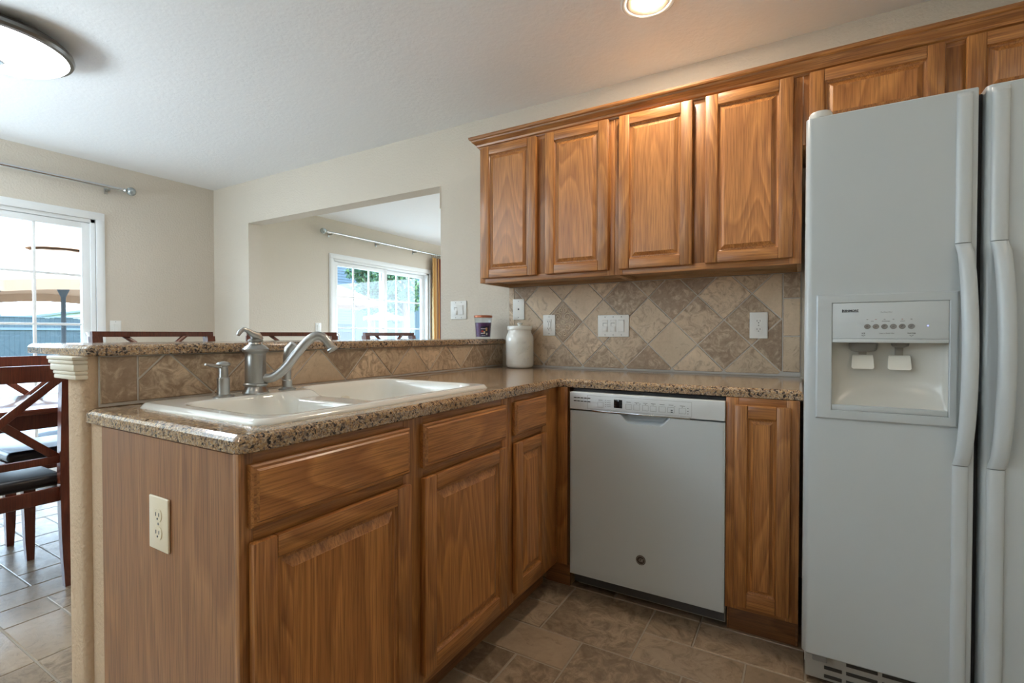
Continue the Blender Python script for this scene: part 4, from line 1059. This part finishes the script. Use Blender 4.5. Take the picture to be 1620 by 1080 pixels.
# ------------------------------------------------------------------ curtain rods and curtain
def rod(y0, y1, z, ends, label, brackets):
    x = XW+.075
    t = thing('curtain_rod', (x, (y0+y1)/2, z), label, 'curtain rod')
    mb = MB(); mb.tube([(x, y0, z), (x, y1, z)], .0125, 16); mb.build('pole', chrome, t)
    for ye, s in ends:
        mb = MB(); mb.lathe([(.012, 0), (.018, .006), (.018, .012), (.011, .018), (.011, .024)], (x, ye, z), 20, axis=(0, s, 0)); f = mb.build('finial_collar', chrome, t)
        mb = MB(); mb.lathe([(.004, .020)]+[(.034*math.sin(R(180*k/12)), .054-.034*math.cos(R(180*k/12))) for k in range(1, 12)]+[(.004, .088)], (x, ye, z), 20, axis=(0, s, 0)); mb.build('finial_ball', plain('smoked_glass_ball', srgb(176, 184, 184), .08, .6), f)
    for yb in brackets:
        mb = MB(); mb.box(XW+.0005, XW+.008, yb-.012, yb+.012, z-.045, z+.012, .002); mb.box(XW+.008, x+.002, yb-.006, yb+.006, z-.026, z-.0125, .002); mb.build('bracket', steel, t)
    return t
rod(-2.95, -.745, 2.262, [(-.745, 1)], 'silver curtain rod with round finial above the dining glass door', [-.835, -1.86])
rod(1.225, 3.75, 2.283, [(1.225, -1)], 'silver curtain rod in the living room, carrying a striped curtain', [1.30, 2.04, 2.75])
t = thing('curtain', (XW+.075, 3.35, 1.1), 'gold and rust striped pleated curtain seen through the opening', 'curtain')
mb = MB(); NU, NZ = 96, 14; vs = []; fs = []; mi = []
for i in range(NU+1):
    for j in range(NZ+1):
        s = i/NU; q = j/NZ; z = .06+(2.235-.06)*q; amp = .012+.030*(1-q*.75)
        y = 3.09+.40*s+.012*math.sin(5*q+9*s)*(1-q); x = XW+.075+amp*math.sin(s*2*PI*8+.7*math.sin(3*q)); vs.append((x, y, z))
stripe = [0, 0, 1, 0, 2, 0, 0, 3, 1, 2, 0, 1, 3, 0, 0, 2, 1, 0, 3, 2, 0, 1, 0, 3]
for i in range(NU):
    for j in range(NZ):
        p = i*(NZ+1)+j; mb.add([vs[p], vs[p+NZ+1], vs[p+NZ+2], vs[p+1]], [(0, 1, 2, 3)], stripe[(i//2) % len(stripe)])
b = bmesh.new(); me_ = bpy.data.meshes.new('tmp')
cm = [plain('curtain_gold', srgb(206, 164, 104), .7), plain('curtain_tan', srgb(214, 190, 146), .7), plain('curtain_rust', srgb(168, 84, 52), .7), plain('curtain_brown', srgb(110, 70, 62), .7)]
fo = mb.build('fabric', cm, t, recalc=False)
b.from_mesh(fo.data); bmesh.ops.remove_doubles(b, verts=b.verts, dist=1e-5); b.to_mesh(fo.data); b.free(); fo.data.polygons.foreach_set('use_smooth', [True]*len(fo.data.polygons))
for k in range(9):
    mb = MB(); yy = 3.10+k*.045; mb.tube([(XW+.075+.020*math.cos(2*PI*i/20), yy, 2.277+.024*math.sin(2*PI*i/20)-.008) for i in range(21)], .0022, 6, cap=False); mb.build('curtain_ring', bronze, t)

# ------------------------------------------------------------------ outside
GZ = -.15
def lp(name, c, sc=3, rough=.9, c2=None):
    m = NT(name); v = m.coords(); m.col(m.mix(m.noise(v, sc, 4), c, c2 or tuple(x*.8 for x in c[:3])+(1,))); m.p.inputs['Roughness'].default_value = rough; return m.mat
mb = MB(); mb.box(-60, XW-.15, -60, 80, GZ-.2, GZ-.02); mb.box(XW-.15, 40, Y1L+8, 80, GZ-.2, GZ-.02); mb.box(XW-.15, 40, -60, Y0R-.12, GZ-.2, GZ-.02)
struct(mb.build('lawn', lp('lawn_green', srgb(70, 92, 36), 8)), 'green back lawn'); 
mb = MB(); mb.box(-19, XW-.15, -12, 14, GZ-.1, GZ); mb.box(XW-.15, 8, Y1L+.12, 14, GZ-.1, GZ); struct(mb.build('patio_slab', lp('pale_concrete', srgb(140, 138, 134), 2)), 'pale concrete patio')
fence_m = lp('weathered_fence', srgb(66, 76, 80), 5, .9, srgb(50, 60, 66)); XFN = -24.5
t = thing('wooden_fence', (XFN, 12, GZ), 'weathered wooden picket fence along the back of the yard', 'fence')
mb = MB(); rnd = random.Random(5); y = -14
while y < 46:
    mb.box(XFN-.01, XFN+.01, y, y+.135, GZ, 1.72+rnd.uniform(-.03, .03), 0); y += .139
mb.build('pickets', fence_m, t)
mb = MB(); mb.box(XFN+.01, XFN+.05, -14, 46, .15, .24); mb.box(XFN+.01, XFN+.05, -14, 46, 1.25, 1.34); mb.box(XFN-.04, XFN+.04, -14, 46, 1.72, 1.76); mb.build('rails', lp('fence_rail', srgb(96, 106, 112), 4), t)
def umbrella(x, y, rim_z, apex_z, r, label):
    t = thing('patio_umbrella', (x, y, GZ), label, 'umbrella', 'patio umbrellas'); mb = MB(); n = 8; N = 6
    rg = []
    for lv in range(N+1):
        s = lv/N; rad = .10+(r-.10)*s; ring = []
        for k in range(n*4):
            a = 2*PI*k/(n*4)+.2; f = abs(math.sin((k % 4)/4*PI)); rr4 = rad*(1-.05*f*s)
            ring.append((x+rr4*math.cos(a), y+rr4*math.sin(a), apex_z-.08+(rim_z+.10-apex_z+.08)*s**1.05+.05*f*s))
        rg.append(ring)
    rg.append([(p[0], p[1], p[2]-.11) for p in rg[-1]])
    mb.rings(rg, cap0=True, cap1=False); co = mb.build('canopy', lp('umbrella_canvas', srgb(164, 132, 106), 4), t, smooth=20, recalc=False)
    mb = MB(); mb.rings([[(x+rr4*math.cos(2*PI*k/16), y+rr4*math.sin(2*PI*k/16), z) for k in range(16)] for rr4, z in ((.34, apex_z-.12), (.18, apex_z-.02), (.03, apex_z+.04))]); mb.build('vent_cap', lp('umbrella_cap', srgb(164, 132, 106), 4), t)
    mb = MB(); mb.tube([(x, y, GZ+.05), (x, y, apex_z-.05)], .024, 12); mb.lathe([(.02, 0), (.06, .10), (.065, .16), (.03, .18)], (x, y, rim_z+.02), 12); mb.build('pole', lp('pole_grey', srgb(70, 78, 84), 4), t)
    for k in range(8):
        a = 2*PI*k/8+.2; mb = MB(); mb.tube([(x+.05*math.cos(a), y+.05*math.sin(a), rim_z+.16), (x+r*.55*math.cos(a), y+r*.55*math.sin(a), rim_z+.30)], .009, 6)
        mb.tube([(x+.08*math.cos(a), y+.08*math.sin(a), apex_z-.13), (x+(r-.04)*math.cos(a), y+(r-.04)*math.sin(a), rim_z+.08)], .009, 6); mb.build('rib', lp('rib_grey', srgb(90, 84, 80), 4), t)
    mb = MB(); mb.lathe([(.26, 0), (.26, .04), (.05, .07), (.04, .2)], (x, y, GZ), 20); mb.build('base', lp('base_dark', srgb(60, 62, 66), 4), t)
    return t
umbrella(-7.87, -.14, 1.53, 2.25, 1.50, 'tan canvas patio umbrella right outside the dining glass door')
umbrella(-10.65, 5.88, 1.80, 2.55, 1.50, 'pale patio umbrella seen through the far glass door')
umbrella(-15.9, 8.35, 1.60, 1.95, .75, 'small low pale umbrella near the fence, left half of the far glass door')
umbrella(-13.6, 11.0, 1.62, 1.95, .75, 'small low pale umbrella in front of the darker tree')
def house(x, y, w_, d, eave, ridge, label, wallc, roofc, windows):
    t = thing('house', (x, y, GZ), label, 'house', 'neighbouring houses'); mb = MB()
    mb.box(x-d, x, y-w_/2, y+w_/2, GZ, eave)
    for k in range(int((eave-GZ)/.2)): z = GZ+.2*k; mb.add([(x, y-w_/2, z), (x, y+w_/2, z), (x+.03, y+w_/2, z), (x+.03, y-w_/2, z), (x, y-w_/2, z+.2), (x, y+w_/2, z+.2)], [(0, 3, 2, 1), (3, 2, 5, 4)])
    mb.rings([[(x, y-w_/2, eave), (x, y+w_/2, eave), (x, y, ridge)], [(x-d, y-w_/2, eave), (x-d, y+w_/2, eave), (x-d, y, ridge)]]); mb.build('walls', wallc, t)
    for s in (-1, 1):
        mb = MB(); mb.rings([[(xx, y+s*(w_/2+.35), eave-.2), (xx, y, ridge+.02), (xx, y, ridge+.18), (xx, y+s*(w_/2+.35), eave-.04)] for xx in (x+.35, x-d-.35)]); mb.build('roof', roofc, t)
    for yy, z0, z1, ww in windows:
        mb = MB(); mb.box(x+.02, x+.07, y+yy-ww/2, y+yy+ww/2, z0, z1); q = mb.build('window', white_trim, t)
        mb = MB(); mb.box(x+.07, x+.08, y+yy-ww/2+.08, y+yy-.03, z0+.08, z1-.08); mb.box(x+.07, x+.08, y+yy+.03, y+yy+ww/2-.08, z0+.08, z1-.08); mb.build('pane', lp('far_pane', srgb(90, 120, 140), 2), q)
    return t
sid = lp('pale_siding', srgb(200, 206, 208), 1); sid2 = lp('blue_grey_siding', srgb(72, 84, 94), 1); roof = lp('grey_shingles', srgb(120, 124, 128), 3)
house(-52, 7.2, 4.6, 8, 2.6, 5.0, 'small white gabled house beyond the fence at far left', sid, roof, [(-.9, 1.5, 2.6, .9), (.9, 1.5, 2.6, .9)])
house(-50, 15.5, 9.0, 8, 2.5, 3.1, 'long low white house beyond the fence behind the umbrella pole', sid, roof, [(-2.5, 1.4, 2.4, 1.6), (.5, 1.4, 2.4, 1.2), (3, 1.4, 2.4, 1.2)])
house(-30, 19.6, 9.6, 8, 6.5, 8.6, 'blue-grey sided neighbour house at the left of the far glass door', sid2, roof, [])
house(-36, 38, 22, 8, 6.2, 8.8, 'long blue-grey house behind the garden trees in the far glass door', lp('slate_blue_siding', srgb(60, 78, 88), 1), roof, [(-8, 3.5, 4.8, 1.4), (-5, 3.5, 4.8, 1.4)])
leafm = NT('tree_leaves'); g_ = leafm.n('NewGeometry'); leafm.col(leafm.ramp(g_.outputs['Random Per Island'], [(0, srgb(22, 54, 36)), (.6, srgb(38, 78, 48)), (1, srgb(86, 118, 62))])); leafm.p.inputs['Roughness'].default_value = .6
leafm = leafm.mat
def tree(x, y, z0, z1, r, n, label, seed):
    t = thing('tree', (x, y, GZ), label, 'tree', 'garden trees'); rn = random.Random(seed)
    mb = MB(); mb.tube([(x, y, GZ), (x+.1, y, z0), (x-.05, y+.1, (z0+z1)/2), (x, y, z1-.5)], [.16, .12, .07, .02], 10)
    for k in range(10):
        a = rn.uniform(0, 2*PI); zz = z0+(z1-z0)*rn.uniform(.1, .7); mb.tube([(x, y, zz-.3), (x+.5*r*math.cos(a), y+.5*r*math.sin(a), zz+.1), (x+.85*r*math.cos(a), y+.85*r*math.sin(a), zz+.35)], [.05, .03, .01], 6)
    mb.build('trunk', lp('bark', srgb(96, 84, 72), 6), t)
    mb = MB(); cl = [(rn.uniform(-.6, .6)*r, rn.uniform(-.6, .6)*r, z0+(z1-z0)*rn.uniform(.05, .9), rn.uniform(.35, .6)*r) for _ in range(22)]
    for _ in range(n):
        cx_, cy_, cz_, cr_ = rn.choice(cl); d = Vector((rn.gauss(0, 1), rn.gauss(0, 1), rn.gauss(0, 1))).normalized()*cr_*rn.uniform(.6, 1)
        p = Vector((x+cx_, y+cy_, cz_))+d; u = Vector((rn.gauss(0, 1), rn.gauss(0, 1), rn.gauss(0, 1))).normalized(); v = u.orthogonal().normalized(); s = rn.uniform(.05, .10)
        mb.add([p-u*s, p+v*s*.5, p+u*s, p-v*s*.5], [(0, 1, 2, 3)])
    mb.build('foliage', leafm, t, recalc=False); return t
tree(-16.6, 13.2, 1.7, 5.6, 1.25, 6000, 'light green leafy tree left of the middle door post', 3)
tree(-14.1, 12.6, 1.5, 5.6, .95, 6000, 'darker green leafy tree in the right half of the far glass door', 9)
t = thing('wooden_shed', (-18, 18, GZ), 'tall shed wall of vertical boards behind the right tree', 'shed')
mb = MB(); y = 16.3
while y < 22: mb.box(-17.4, -17.36, y, y+.19, GZ, 3.7); y += .2
mb.box(-21, -17.41, 16.3, 22, GZ, 3.7); mb.build('board_walls', lp('shed_boards', srgb(66, 80, 88), 3), t)
mb = MB(); mb.box(-21.2, -17.1, 16.1, 22.2, 3.7, 3.85); mb.build('roof', roof, t)
